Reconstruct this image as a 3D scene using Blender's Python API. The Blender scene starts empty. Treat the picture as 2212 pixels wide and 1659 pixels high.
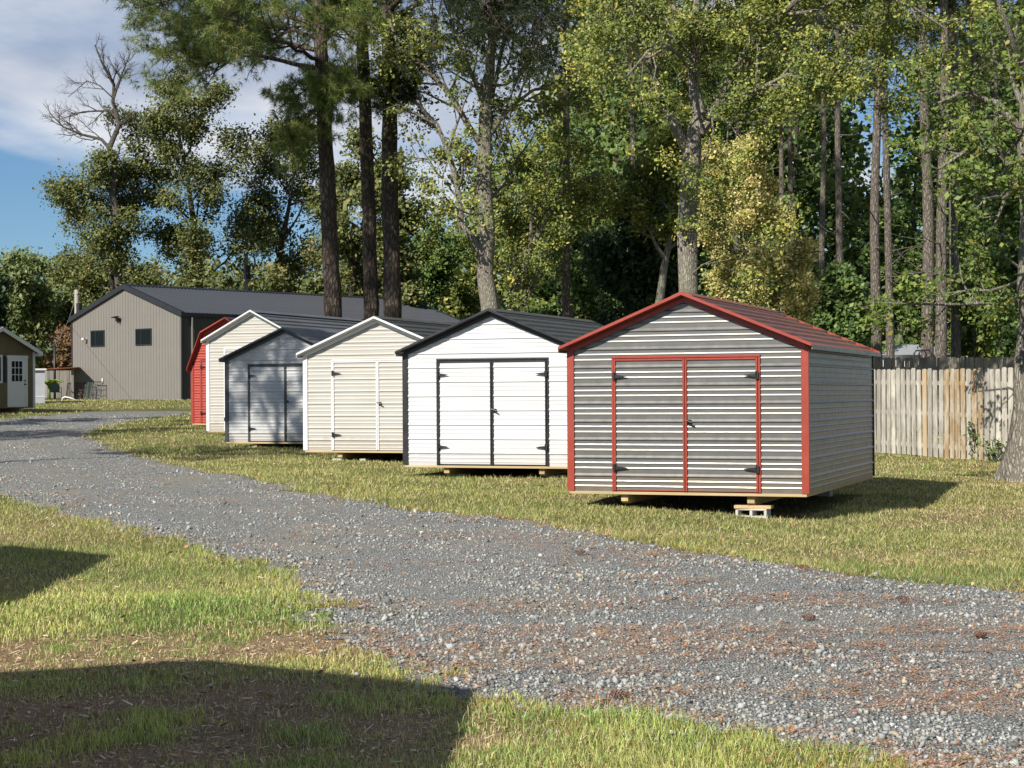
import bpy, math, random
import numpy as np
from mathutils import Vector, Matrix, Euler

# ------------------------------------------------------------------ camera, sky, sun, exposure
SC = bpy.context.scene
COL = SC.collection
EYE = 1.75                      # lens height above the ground under it
FPX = 3800.0                    # focal length for a picture 2212 units wide
cam_data = bpy.data.cameras.new('camera')
cam_data.sensor_width = 36.0
cam_data.lens = 36.0 * FPX / 2212.0
cam_data.clip_end = 5000
cam_data.clip_start = 0.1
cam = bpy.data.objects.new('camera', cam_data)
COL.objects.link(cam)
PITCH = math.atan((851 - 829.5) / FPX)
ROLL = -math.radians(0.34)
CAM_M = Matrix.Translation((0, 0, EYE)) @ Matrix.Rotation(math.pi / 2 + PITCH, 4, 'X') @ Matrix.Rotation(ROLL, 4, 'Z')
cam.matrix_world = CAM_M
SC.camera = cam

SUN_TO = Vector((-0.508, -0.625, 0.59)).normalized()       # from the ground towards the sun
SUN_EL = math.asin(SUN_TO.z)
world = bpy.data.worlds.new('World')
SC.world = world
world.use_nodes = True
def build_world():
    nt = world.node_tree; N = nt.nodes; L = nt.links
    N.clear()
    out = N.new('ShaderNodeOutputWorld')
    bg = N.new('ShaderNodeBackground'); bg.inputs[1].default_value = 0.050
    sky = N.new('ShaderNodeTexSky'); sky.sky_type = 'NISHITA'; sky.sun_disc = False
    sky.sun_elevation = SUN_EL
    sky.sun_rotation = math.atan2(SUN_TO.x, SUN_TO.y)
    sky.air_density = 1.0; sky.dust_density = 0.15; sky.ozone_density = 1.0
    tc = N.new('ShaderNodeTexCoord')
    sep = N.new('ShaderNodeSeparateXYZ'); L.new(tc.outputs['Generated'], sep.inputs[0])
    def math_(op, a, b=None, clamp=False):
        m = N.new('ShaderNodeMath'); m.operation = op; m.use_clamp = clamp
        for i, v in enumerate((a, b)):
            if v is None: continue
            if hasattr(v, 'links'): L.new(v, m.inputs[i])
            else: m.inputs[i].default_value = v
        return m.outputs[0]
    # cloud layer: direction projected on a plane overhead
    den = math_('ADD', math_('MAXIMUM', sep.outputs[2], 0.0), 0.16)
    u = math_('DIVIDE', sep.outputs[0], den); v = math_('DIVIDE', sep.outputs[1], den)
    comb = N.new('ShaderNodeCombineXYZ'); L.new(u, comb.inputs[0]); L.new(v, comb.inputs[1])
    mp = N.new('ShaderNodeMapping'); L.new(comb.outputs[0], mp.inputs[0])
    mp.inputs['Location'].default_value = CLOUD_OFF
    mp.inputs['Scale'].default_value = (1.0, 0.75, 1)
    n1 = N.new('ShaderNodeTexNoise'); n1.inputs['Scale'].default_value = 0.8
    n1.inputs['Detail'].default_value = 9; n1.inputs['Roughness'].default_value = 0.52
    n1.inputs['Distortion'].default_value = 0.25
    L.new(mp.outputs[0], n1.inputs['Vector'])
    cr = N.new('ShaderNodeValToRGB'); L.new(n1.outputs[0], cr.inputs[0])
    cr.color_ramp.elements[0].position = 0.47; cr.color_ramp.elements[1].position = 0.58
    n2 = N.new('ShaderNodeTexNoise'); n2.inputs['Scale'].default_value = 2.2
    n2.inputs['Detail'].default_value = 6; L.new(mp.outputs[0], n2.inputs['Vector'])
    cc = N.new('ShaderNodeValToRGB'); L.new(n2.outputs[0], cc.inputs[0])
    cc.color_ramp.elements[0].position = 0.36; cc.color_ramp.elements[0].color = (4.8, 5.9, 8.0, 1)
    cc.color_ramp.elements[1].position = 0.66; cc.color_ramp.elements[1].color = (12.5, 12.6, 13.0, 1)
    mx = N.new('ShaderNodeMix'); mx.data_type = 'RGBA'
    L.new(math_('MULTIPLY', cr.outputs[0], 0.92), mx.inputs[0])
    wb = N.new('ShaderNodeMix'); wb.data_type = 'RGBA'; wb.blend_type = 'MULTIPLY'; wb.inputs[0].default_value = 1.0; wb.inputs[7].default_value = (0.70, 0.98, 1.34, 1); L.new(sky.outputs[0], wb.inputs[6])
    L.new(wb.outputs[2], mx.inputs[6]); L.new(cc.outputs[0], mx.inputs[7])
    L.new(mx.outputs[2], bg.inputs[0]); L.new(bg.outputs[0], out.inputs[0])
CLOUD_OFF = (19.34, 9.83, -0.21)
build_world()
sun_d = bpy.data.lights.new('sun', 'SUN'); sun_d.energy = 5.0; sun_d.angle = math.radians(0.53)
sun_d.color = (1.0, 0.945, 0.85)
sun = bpy.data.objects.new('sun', sun_d); COL.objects.link(sun)
sun.rotation_euler = SUN_TO.to_track_quat('Z', 'Y').to_euler(); sun.location = (-30, -30, 40)
SC.view_settings.view_transform = 'Standard'
SC.view_settings.look = 'None'
SC.view_settings.gamma = 1.0
SC.view_settings.exposure = 0.50
SC.view_settings.use_curve_mapping = False
try:
    SC.cycles.max_bounces = 6; SC.cycles.transparent_max_bounces = 6
    SC.cycles.diffuse_bounces = 3; SC.cycles.glossy_bounces = 3
    SC.cycles.sample_clamp_indirect = 6.0
except Exception:
    pass

# ------------------------------------------------------------------ measuring helpers
CAM_R = CAM_M.to_3x3()
def ray(px, py):
    return CAM_R @ Vector(((px - 1106) / FPX, -(py - 829.5) / FPX, -1.0))
def at(px, py, depth):
    """the place seen at picture position (px, py) of the 2212 wide picture, DEPTH metres away"""
    return Vector((0, 0, EYE)) + ray(px, py) * depth
GY = [-60, 0, 8, 16, 22, 28, 33, 39, 45, 51, 66, 84, 120, 400, 1500]
GZ = [-1.75, -1.75, -1.70, -1.55, -1.425, -1.325, -1.25, -1.15, -1.02, -0.9, -0.58, -0.22, 0.1, 1.5, 5.0]
def gz(x, y):
    x = np.asarray(x, float); y = np.asarray(y, float)
    t = np.clip((x - 0.9) / 3.0, 0, 1); t = t * t * (3 - 2 * t)
    k = np.clip((y - 14) / 6, 0, 1) * np.clip((90 - y) / 40, 0, 1)
    b = 0.012 * np.sin(x * 1.3 + 0.4 * y) + 0.010 * np.sin(y * 1.9 - x * 0.7) + 0.006 * np.sin(x * 4.1 + y * 3.3)
    return EYE + np.interp(y, GY, GZ) - 0.16 * t * k + b * np.clip((y + 2) / 6, 0.2, 1)
def gzf(x, y): return float(gz(x, y))
def ground_hit(px, py):
    d = ray(px, py); lo, hi = 2.0, 300.0
    for k in range(3000):
        t = 2.0 + k * 0.05
        p = Vector((0, 0, EYE)) + d * t
        if p.z <= gzf(p.x, p.y): return (p.x, p.y)
    p = Vector((0, 0, EYE)) + d * 120; return (p.x, p.y)

# ------------------------------------------------------------------ object helpers
def tag(o, label=None, cat=None, group=None, kind=None):
    if label: o['label'] = label
    if cat: o['category'] = cat
    if group: o['group'] = group
    if kind: o['kind'] = kind
    return o
def empty(name, loc=(0, 0, 0), rz=0.0, label=None, cat=None, group=None):
    o = bpy.data.objects.new(name, None); COL.objects.link(o)
    o.location = loc; o.rotation_euler = (0, 0, rz); o.empty_display_size = 0.2
    return tag(o, label, cat, group)
def link(name, me, parent=None, loc=None, mat=None, matrix=None):
    o = bpy.data.objects.new(name, me); COL.objects.link(o)
    if mat is not None and not me.materials: me.materials.append(mat)
    if parent is not None: o.parent = parent
    if loc is not None: o.location = loc
    if matrix is not None: o.matrix_basis = matrix
    return o
def np_mesh(name, V, F, col=None, smooth=False):
    """V (n,3); F (m,k): every face with the same number of corners"""
    V = np.asarray(V, np.float32); F = np.asarray(F, np.int32)
    me = bpy.data.meshes.new(name)
    m, k = F.shape
    me.vertices.add(len(V)); me.vertices.foreach_set('co', V.ravel())
    me.loops.add(m * k); me.loops.foreach_set('vertex_index', F.ravel())
    me.polygons.add(m)
    me.polygons.foreach_set('loop_start', np.arange(0, m * k, k, dtype=np.int32))
    me.polygons.foreach_set('loop_total', np.full(m, k, np.int32))
    if smooth: me.polygons.foreach_set('use_smooth', np.ones(m, bool))
    me.update(calc_edges=True)
    if col is not None:
        a = me.color_attributes.new('col', 'FLOAT_COLOR', 'POINT')
        c = np.ones((len(V), 4), np.float32); c[:, :3] = col
        a.data.foreach_set('color', c.ravel())
    return me
class MB:
    """collects shapes for ONE mesh"""
    def __init__(s): s.v = []; s.f = []
    def add(s, vs, fs):
        b = len(s.v); s.v += [tuple(v) for v in vs]; s.f += [tuple(i + b for i in f) for f in fs]; return s
    def box(s, x0, x1, y0, y1, z0, z1, M=None):
        vs = [Vector((x, y, z)) for z in (z0, z1) for y in (y0, y1) for x in (x0, x1)]
        if M is not None: vs = [M @ v for v in vs]
        return s.add(vs, [(0, 2, 3, 1), (4, 5, 7, 6), (0, 1, 5, 4), (2, 6, 7, 3), (0, 4, 6, 2), (1, 3, 7, 5)])
    def prism(s, poly, y0, y1, M=None):
        """polygon in the x-z plane pushed from y0 to y1"""
        n = len(poly)
        vs = [Vector((x, y0, z)) for x, z in poly] + [Vector((x, y1, z)) for x, z in poly]
        if M is not None: vs = [M @ v for v in vs]
        fs = [tuple(range(n)), tuple(range(2 * n - 1, n - 1, -1))]
        fs += [(i, i + n, (i + 1) % n + n, (i + 1) % n) for i in range(n)]
        return s.add(vs, fs)
    def tube(s, pts, rad, sides=8, cap=True):
        pts = [Vector(p) for p in pts]; n = len(pts)
        if not isinstance(rad, (list, tuple)): rad = [rad] * n
        vs = []; fs = []
        up = None
        for i, p in enumerate(pts):
            t = (pts[min(i + 1, n - 1)] - pts[max(i - 1, 0)]).normalized()
            if up is None: up = t.orthogonal().normalized()
            up = (up - t * up.dot(t)).normalized(); w = t.cross(up)
            for k in range(sides):
                a = 2 * math.pi * k / sides
                vs.append(p + (up * math.cos(a) + w * math.sin(a)) * rad[i])
        for i in range(n - 1):
            for k in range(sides):
                a = i * sides + k; b = i * sides + (k + 1) % sides
                fs.append((a, b, b + sides, a + sides))
        if cap:
            fs.append(tuple(range(sides - 1, -1, -1))); fs.append(tuple(range((n - 1) * sides, n * sides)))
        return s.add(vs, fs)
    def mesh(s, name='m'):
        me = bpy.data.meshes.new(name); me.from_pydata(s.v, [], s.f); me.update(); return me
    def build(s, name, mat, parent=None, loc=None, matrix=None, bevel=0.0, smooth=False):
        me = s.mesh(name)
        if smooth: me.polygons.foreach_set('use_smooth', [True] * len(me.polygons))
        o = link(name, me, parent, loc, mat, matrix)
        if bevel:
            b = o.modifiers.new('bevel', 'BEVEL'); b.width = bevel; b.segments = 1; b.limit_method = 'ANGLE'
        return o

# ------------------------------------------------------------------ materials
class NT:
    def __init__(s, name):
        s.m = bpy.data.materials.new(name); s.m.use_nodes = True
        s.t = s.m.node_tree; s.t.nodes.clear()
        s.out = s.n('ShaderNodeOutputMaterial')
    def n(s, kind, **kw):
        x = s.t.nodes.new(kind)
        for k, v in kw.items():
            if k.startswith('i_'): x.inputs[int(k[2:])].default_value = v
            else: setattr(x, k, v)
        return x
    def l(s, a, b): s.t.links.new(a, b)
    def coord(s, kind='Object', scale=(1, 1, 1)):
        c = s.n('ShaderNodeTexCoord'); m = s.n('ShaderNodeMapping'); m.inputs['Scale'].default_value = scale
        s.l(c.outputs[kind], m.inputs[0]); return m.outputs[0]
    def noise(s, vec, scale, detail=4, rough=0.55):
        x = s.n('ShaderNodeTexNoise'); x.inputs['Scale'].default_value = scale
        x.inputs['Detail'].default_value = detail; x.inputs['Roughness'].default_value = rough
        s.l(vec, x.inputs['Vector']); return x.outputs[0]
    def ramp(s, fac, stops):
        r = s.n('ShaderNodeValToRGB'); s.l(fac, r.inputs[0]); e = r.color_ramp.elements
        while len(e) < len(stops): e.new(0.5)
        for q, (p, c) in zip(e, stops):
            q.position = p; q.color = (c if isinstance(c, tuple) else (c, c, c)) + (1,)
        return r.outputs[0]
    def mix(s, fac, a, b, blend='MIX'):
        x = s.n('ShaderNodeMix', data_type='RGBA', blend_type=blend)
        for i, v in ((0, fac), (6, a), (7, b)):
            if hasattr(v, 'links'): s.l(v, x.inputs[i])
            elif i == 0: x.inputs[0].default_value = v
            else: x.inputs[i].default_value = tuple(v) + (1,)
        return x.outputs[2]
    def bump(s, h, strength, dist=0.01):
        b = s.n('ShaderNodeBump'); b.inputs['Strength'].default_value = strength
        b.inputs['Distance'].default_value = dist; s.l(h, b.inputs['Height']); return b.outputs[0]
    def bsdf(s, color, rough=0.6, metal=0.0, spec=0.5, normal=None, coat=0.0):
        p = s.n('ShaderNodeBsdfPrincipled')
        for name, v in (('Base Color', color), ('Roughness', rough), ('Metallic', metal)):
            if hasattr(v, 'links'): s.l(v, p.inputs[name])
            else: p.inputs[name].default_value = tuple(v) + (1,) if isinstance(v, tuple) else v
        p.inputs['Specular IOR Level'].default_value = spec
        p.inputs['Coat Weight'].default_value = coat
        if normal is not None: s.l(normal, p.inputs['Normal'])
        s.l(p.outputs[0], s.out.inputs[0]); return p
def paint(name, c, rough=0.45, metal=0.0, spec=0.5, var=0.10, scale=1.5, fine=60, bump=0.03, coat=0.0, splash=0.0):
    """painted metal or plastic: slow uneven fading, dusty fine grain, faint relief"""
    k = NT(name); v = k.coord(); w = k.coord('Object', (3, 3, 0.35))
    a = k.noise(v, scale, 5); b = k.noise(w, 6, 4)
    lo = tuple(max(0, x * (1 - 1.6 * var)) for x in c); hi = tuple(min(1, x * (1 + var)) for x in c)
    col = k.mix(k.ramp(a, [(0.3, 0.0), (0.7, 1.0)]), lo, hi)
    col = k.mix(k.ramp(b, [(0.55, 0.0), (0.8, 0.35 * var * 4)]), col, tuple(0.6 * x + 0.06 for x in c))
    if splash:                                             # dust and mud thrown up along the foot of the wall
        sp = k.n('ShaderNodeSeparateXYZ'); k.l(v, sp.inputs[0])
        ma = k.n('ShaderNodeMath', operation='MULTIPLY_ADD'); k.l(k.noise(v, 5, 6, 0.7), ma.inputs[0]); ma.inputs[1].default_value = -0.38; k.l(sp.outputs[2], ma.inputs[2])
        col = k.mix(k.ramp(ma.outputs[0], [(0.0, splash), (0.05, 0.0)]), col, (0.26, 0.20, 0.13))
    rg = k.ramp(k.noise(v, 9, 4), [(0.3, rough * 0.85), (0.75, min(1, rough * 1.25))])
    k.bsdf(col, rg, metal, spec, k.bump(k.noise(v, scale * 2.2, 2), bump, 0.02) if bump else None, coat)
    return k.m
def wood(name, c1, c2, grain=(30, 30, 1.5), rough=0.75, stain=None):
    k = NT(name); inf = k.n('ShaderNodeObjectInfo')
    def shifted(scale):
        m = k.n('ShaderNodeVectorMath', operation='ADD'); s_ = k.n('ShaderNodeVectorMath', operation='SCALE')
        cb = k.n('ShaderNodeCombineXYZ')
        for q in range(3): k.l(inf.outputs['Random'], cb.inputs[q])
        k.l(cb.outputs[0], s_.inputs[0]); s_.inputs['Scale'].default_value = 90.0
        k.l(k.coord('Object', scale), m.inputs[0]); k.l(s_.outputs[0], m.inputs[1]); return m.outputs[0]
    v = shifted(grain)
    g = k.noise(v, 1.0, 5, 0.65)
    col = k.mix(k.ramp(g, [(0.3, 0.0), (0.72, 1.0)]), c1, c2)
    hs = k.n('ShaderNodeHueSaturation'); k.l(col, hs.inputs['Color'])
    r = k.n('ShaderNodeMapRange'); k.l(inf.outputs['Random'], r.inputs[0]); r.inputs[3].default_value = 0.72; r.inputs[4].default_value = 1.22
    k.l(r.outputs[0], hs.inputs['Value'])
    col = hs.outputs[0]
    if stain:
        st = k.ramp(k.noise(shifted((4, 4, 1.2)), 2.0, 6, 0.65), [(0.42, 0.0), (0.62, 0.9)])
        col = k.mix(st, col, stain)
    k.bsdf(col, rough, 0, 0.3, k.bump(g, 0.35, 0.004))
    return k.m
def bark(name, dark, light, sx=16, sz=4, depth=0.035, tint=None):
    k = NT(name); v = k.coord('Object', (sx, sx, sz))
    vo = k.n('ShaderNodeTexVoronoi', feature='DISTANCE_TO_EDGE'); vo.inputs['Scale'].default_value = 1.0
    wv = k.n('ShaderNodeVectorMath', operation='ADD'); k.l(v, wv.inputs[0])
    nz = k.n('ShaderNodeTexNoise'); nz.inputs['Scale'].default_value = 1.3; nz.inputs['Detail'].default_value = 5
    k.l(v, nz.inputs['Vector']); k.l(nz.outputs['Color'], wv.inputs[1]); k.l(wv.outputs[0], vo.inputs['Vector'])
    h = k.ramp(vo.outputs[0], [(0.0, 0.0), (0.28, 1.0)])
    f = k.noise(k.coord('Object', (40, 40, 12)), 1.0, 6, 0.7)
    col = k.mix(h, dark, light)
    col = k.mix(k.ramp(f, [(0.35, 0.0), (0.7, 0.55)]), col, tuple(0.55 * a for a in light))
    if tint: col = k.mix(k.ramp(k.noise(k.coord('Object', (1, 1, .5)), 1.2, 5), [(0.5, 0.0), (0.68, 0.7)]), col, tint)
    ad = k.n('ShaderNodeMath', operation='ADD'); k.l(h, ad.inputs[0]); k.l(f, ad.inputs[1])
    k.bsdf(col, 0.9, 0, 0.15, k.bump(ad.outputs[0], 1.0, depth))
    return k.m
def leafmat(name, trans=0.35, gloss=0.03):
    k = NT(name)
    a = k.n('ShaderNodeAttribute', attribute_name='col')
    d = k.n('ShaderNodeBsdfDiffuse'); k.l(a.outputs['Color'], d.inputs[0])
    t = k.n('ShaderNodeBsdfTranslucent')
    tc = k.mix(1.0, a.outputs['Color'], (1.25, 1.2, 0.5), 'MULTIPLY'); k.l(tc, t.inputs[0])
    m = k.n('ShaderNodeMixShader'); m.inputs[0].default_value = trans
    k.l(d.outputs[0], m.inputs[1]); k.l(t.outputs[0], m.inputs[2])
    g = k.n('ShaderNodeBsdfGlossy'); g.inputs['Roughness'].default_value = 0.6
    m2 = k.n('ShaderNodeMixShader'); m2.inputs[0].default_value = gloss
    k.l(m.outputs[0], m2.inputs[1]); k.l(g.outputs[0], m2.inputs[2])
    k.l(m2.outputs[0], k.out.inputs[0])
    return k.m
def colmat(name, rough=0.9, bump=0.0, scale=40):
    k = NT(name); a = k.n('ShaderNodeAttribute', attribute_name='col')
    n = k.noise(k.coord(), scale, 4)
    c = k.mix(k.ramp(n, [(0.3, 0.0), (0.7, 0.5)]), a.outputs['Color'], (0.4, 0.4, 0.4), 'MULTIPLY') if bump else a.outputs['Color']
    k.bsdf(c, rough, 0, 0.25, k.bump(n, bump, 0.004) if bump else None)
    return k.m
def glass(name, c=(0.005, 0.008, 0.008), rough=0.12):
    k = NT(name); k.bsdf(c, rough, 0, 0.12); return k.m

M = {}
M['steel_gray'] = paint('gunmetal_siding', (0.165, 0.162, 0.152), 0.35, 0.42, 0.5, 0.05, 1.2, bump=0.10, splash=0.3)
M['white_siding'] = paint('white_siding', (0.565, 0.57, 0.575), 0.42, 0, 0.5, 0.03, bump=0.15, splash=0.28)
M['tan_siding'] = paint('tan_siding', (0.41, 0.392, 0.352), 0.42, 0, 0.5, 0.04, bump=0.15, splash=0.28)
M['ltgray_siding'] = paint('light_gray_siding', (0.41, 0.412, 0.41), 0.38, 0, 0.5, 0.04, bump=0.15, splash=0.28)
M['red_siding'] = paint('red_siding', (0.33, 0.036, 0.022), 0.42, 0, 0.5, 0.06, bump=0.04)
M['red_trim'] = paint('red_trim', (0.28, 0.042, 0.024), 0.40, 0, 0.5, 0.06)
M['white_trim'] = paint('white_trim', (0.64, 0.64, 0.635), 0.40, 0, 0.5, 0.03)
M['black_trim'] = paint('black_trim', (0.016, 0.016, 0.018), 0.40, 0, 0.5, 0.2)
M['charcoal_trim'] = paint('charcoal_trim', (0.045, 0.05, 0.056), 0.40, 0, 0.5, 0.15)
M['red_roof'] = paint('red_roof', (0.25, 0.085, 0.06), 0.42, 0.0, 0.6, 0.10)
M['dark_roof'] = paint('dark_roof', (0.075, 0.074, 0.066), 0.5, 0.0, 0.6, 0.15)
M['gray_roof'] = paint('gray_roof', (0.14, 0.145, 0.15), 0.45, 0.0, 0.6, 0.15)
M['iron'] = paint('black_iron', (0.012, 0.012, 0.013), 0.45, 0, 0.5, 0.2)
M['pine_lumber'] = wood('pine_lumber', (0.40, 0.29, 0.14), (0.54, 0.42, 0.24), (1.5, 30, 30))
M['skid_lumber'] = wood('skid_lumber', (0.36, 0.26, 0.13), (0.52, 0.40, 0.22), (30, 1.5, 30))
M['core'] = paint('inner_shell', (0.20, 0.17, 0.13), 0.9, 0, 0.1, 0.1)
k = NT('concrete'); f = k.noise(k.coord(), 25, 5)
k.bsdf(k.mix(f, (0.36, 0.35, 0.32), (0.58, 0.56, 0.52)), 0.95, 0, 0.2, k.bump(f, 0.5, 0.006)); M['concrete'] = k.m
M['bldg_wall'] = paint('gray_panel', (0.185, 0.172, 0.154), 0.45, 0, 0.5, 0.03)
M['bldg_roof'] = paint('charcoal_roof', (0.062, 0.065, 0.07), 0.30, 0.2, 0.6, 0.08)
M['bldg_trim'] = paint('charcoal_building_trim', (0.02, 0.021, 0.023), 0.4, 0, 0.5, 0.1)
M['glass'] = glass('dark_glass')
# ------------------------------------------------------------------ ground
rng = np.random.default_rng(7)
def vnoise(x, y, s, seed=0):
    """smooth lattice noise 0..1"""
    r = np.random.default_rng(seed).random((64, 64))
    x = np.asarray(x) * s; y = np.asarray(y) * s
    xi = np.floor(x).astype(int); yi = np.floor(y).astype(int); fx = x - xi; fy = y - yi
    fx = fx * fx * (3 - 2 * fx); fy = fy * fy * (3 - 2 * fy)
    g = lambda a, b: r[a % 64, b % 64]
    return (g(xi, yi) * (1 - fx) + g(xi + 1, yi) * fx) * (1 - fy) + (g(xi, yi + 1) * (1 - fx) + g(xi + 1, yi + 1) * fx) * fy
def fbm(x, y, s, seed=0):
    return (vnoise(x, y, s, seed) * 0.5 + vnoise(x, y, s * 2.1, seed + 1) * 0.3 + vnoise(x, y, s * 4.3, seed + 2) * 0.2)
def in_poly(x, y, P):
    x = np.asarray(x); y = np.asarray(y); ins = np.zeros(x.shape, bool); n = len(P)
    for i in range(n):
        x1, y1 = P[i]; x2, y2 = P[(i + 1) % n]
        if y1 == y2: continue
        c = ((y1 > y) != (y2 > y)) & (x < (x2 - x1) * (y - y1) / (y2 - y1) + x1); ins ^= c
    return ins
def edge_dist(x, y, P):
    d = np.full(np.shape(x), 1e9); n = len(P)
    for i in range(n):
        x1, y1 = P[i]; x2, y2 = P[(i + 1) % n]; dx, dy = x2 - x1, y2 - y1
        t = np.clip(((x - x1) * dx + (y - y1) * dy) / (dx * dx + dy * dy + 1e-9), 0, 1)
        d = np.minimum(d, np.hypot(x - x1 - t * dx, y - y1 - t * dy))
    return d
# outline of the gravel drive, metres (far edge left to right, then the near edge back)
ROAD_PX_FAR = [(0, 908), (75, 899), (200, 888), (400, 880), (470, 878)]
ROAD_PX_R = [(470, 890), (400, 894), (300, 906), (215, 924), (185, 943), (235, 968), (322, 994), (428, 1015), (534, 1033), (655, 1064),
             (756, 1082), (857, 1100), (1000, 1112), (1106, 1120), (1256, 1150), (1406, 1180), (1606, 1210), (1806, 1242), (1956, 1262), (2106, 1273), (2212, 1287)]
ROAD_PX_L = [(1850, 1656), (1756, 1617), (1656, 1589), (1506, 1567), (1346, 1543), (1236, 1524), (1106, 1512), (1010, 1492), (985, 1470), (1000, 1455), (930, 1458), (846, 1448),
             (800, 1417), (722, 1367), (715, 1330), (670, 1291), (605, 1246), (529, 1208), (440, 1190), (403, 1171), (327, 1150), (201, 1125), (101, 1095), (0, 1070)]
ROAD = [(-34, 66)] + [ground_hit(*p) for p in ROAD_PX_FAR + ROAD_PX_R] + [(8.5, 15.3), (14, 13.2), (14, 2), (2.6, 3.0)] + [ground_hit(*p) for p in ROAD_PX_L] + [(-12, 28.5), (-34, 42)]
def road_field(x, y):
    """metres inside the drive (negative outside), with a frayed edge"""
    d = edge_dist(x, y, ROAD); s = np.where(in_poly(x, y, ROAD), d, -d)
    return s + (fbm(x, y, 1.5, 5) - 0.5) * 0.6 + (vnoise(x, y, 6.0, 9) - 0.5) * 0.26

def axis(stops):
    a = []
    for (p, q, st) in stops: a += list(np.arange(p, q, st))
    return np.array(a + [stops[-1][1]])
def sheet(xs, ys, lift=0.0):
    X, Y = np.meshgrid(xs, ys); Z = gz(X, Y) + lift
    V = np.stack([X.ravel(), Y.ravel(), Z.ravel()], 1)
    nx = len(xs); i, j = np.meshgrid(np.arange(nx - 1), np.arange(len(ys) - 1)); a = (j * nx + i).ravel()
    return V, np.stack([a, a + 1, a + nx + 1, a + nx], 1)
k = NT('lawn_soil'); v = k.coord()
at_ = k.n('ShaderNodeAttribute', attribute_name='col')
n2 = k.noise(v, 6, 6, 0.7); n3 = k.noise(v, 45, 4, 0.7)
c = k.mix(k.ramp(n2, [(0.3, 0.0), (0.75, 0.7)]), at_.outputs['Color'], (0.55, 0.5, 0.42), 'MULTIPLY')
c = k.mix(k.ramp(n3, [(0.35, 0.75), (0.6, 0.0)]), c, (0.07, 0.06, 0.03))
k.bsdf(c, 0.95, 0, 0.1, k.bump(n3, 0.8, 0.03)); M['soil'] = k.m
def lay_ground():
    V, F = sheet(axis([(-600, -80, 40), (-80, -16, 3), (-16, 12, 0.22), (12, 60, 3), (60, 600, 40)]),
                 axis([(-60, 2, 4), (2, 6, 1), (6, 26, 0.16), (26, 70, 0.7), (70, 130, 4), (130, 1300, 60)]))
    x, y = V[:, 0], V[:, 1]
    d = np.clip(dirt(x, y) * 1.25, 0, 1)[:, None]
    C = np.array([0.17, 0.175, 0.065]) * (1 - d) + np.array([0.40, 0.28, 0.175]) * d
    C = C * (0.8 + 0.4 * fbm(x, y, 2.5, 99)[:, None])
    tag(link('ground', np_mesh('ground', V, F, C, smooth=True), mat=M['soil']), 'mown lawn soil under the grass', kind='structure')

k = NT('gravel'); v = k.coord()
vo = k.n('ShaderNodeTexVoronoi'); vo.inputs['Scale'].default_value = 42; k.l(v, vo.inputs['Vector'])
vd = k.n('ShaderNodeTexVoronoi', feature='DISTANCE_TO_EDGE'); vd.inputs['Scale'].default_value = 42; k.l(v, vd.inputs['Vector'])
rg = k.n('ShaderNodeSeparateColor'); k.l(vo.outputs['Color'], rg.inputs[0])
c = k.ramp(rg.outputs[0], [(0.0, (0.225, 0.232, 0.222)), (0.55, (0.345, 0.356, 0.338)), (0.9, (0.43, 0.44, 0.415)), (1.0, (0.52, 0.50, 0.46))])
c = k.mix(k.ramp(vd.outputs[0], [(0.0, 0.75), (0.12, 0.0)]), c, (0.10, 0.088, 0.075))
big = k.noise(v, 0.7, 5)
c = k.mix(k.ramp(big, [(0.45, 0.0), (0.72, 0.7)]), c, (0.385, 0.335, 0.26))
k.bsdf(c, 0.85, 0, 0.25, k.bump(k.ramp(vd.outputs[0], [(0.0, 0.0), (0.25, 1.0)]), 1.0, 0.02)); M['gravel'] = k.m
V, F = sheet(axis([(-34, -12, 0.5), (-12, 14, 0.16)]), axis([(2, 30, 0.16), (30, 66, 0.4)]), 0.006)
cen = V[F].mean(1); F = F[road_field(cen[:, 0], cen[:, 1]) > -0.02]
use = np.unique(F); rm = np.zeros(len(V), int); rm[use] = np.arange(len(use))
tag(link('gravel_road', np_mesh('gravel_road', V[use], rm[F], smooth=True), mat=M['gravel']), 'curving grey gravel drive in front of the sheds', kind='structure')

# sampling of ground points, thinner with distance
SHED_FOOT = []        # filled below: (cx, cy, yaw, w, l) footprints
def frustum_points(n, d0, d1, margin=0.10, p=1.0):
    """points on the ground between distances d0 and d1, density falling as 1/d^2 when p = 1"""
    u = rng.random(n)
    d = d0 * (d1 / d0) ** u if p == 1.0 else d0 + (d1 - d0) * u
    x = (rng.random(n) * 2 - 1) * (d * (0.291 + 0.03) + 0.6)
    return x, d
def blades(x, y, h, w, lean, cols, seg):
    n = len(x); z = gz(x, y) - 0.004
    a = rng.random(n) * 2 * np.pi; ca, sa = np.cos(a), np.sin(a)
    b = rng.random(n) * 2 * np.pi; lx, ly = np.cos(b) * lean * h, np.sin(b) * lean * h
    P = np.stack([x, y, z], 1); S = np.stack([ca, sa, np.zeros(n)], 1) * (w / 2)[:, None]
    T = P + np.stack([lx, ly, h * np.sqrt(np.maximum(0.05, 1 - lean ** 2))], 1)
    if not seg:
        V = np.stack([P - S, P + S, T], 1).reshape(-1, 3); F = np.arange(3 * n).reshape(n, 3); kk = 3
    else:
        Mi = P + np.stack([lx * 0.35, ly * 0.35, h * 0.6], 1)
        V = np.stack([P - S, P + S, Mi - S * 0.8, Mi + S * 0.8, T], 1).reshape(-1, 3)
        o = np.arange(n)[:, None] * 5
        F = np.concatenate([o + [0, 1, 3], o + [0, 3, 2], o + [2, 3, 4]], 0); kk = 5
    C = np.repeat(cols, kk, 0)
    return V, F, C
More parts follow.
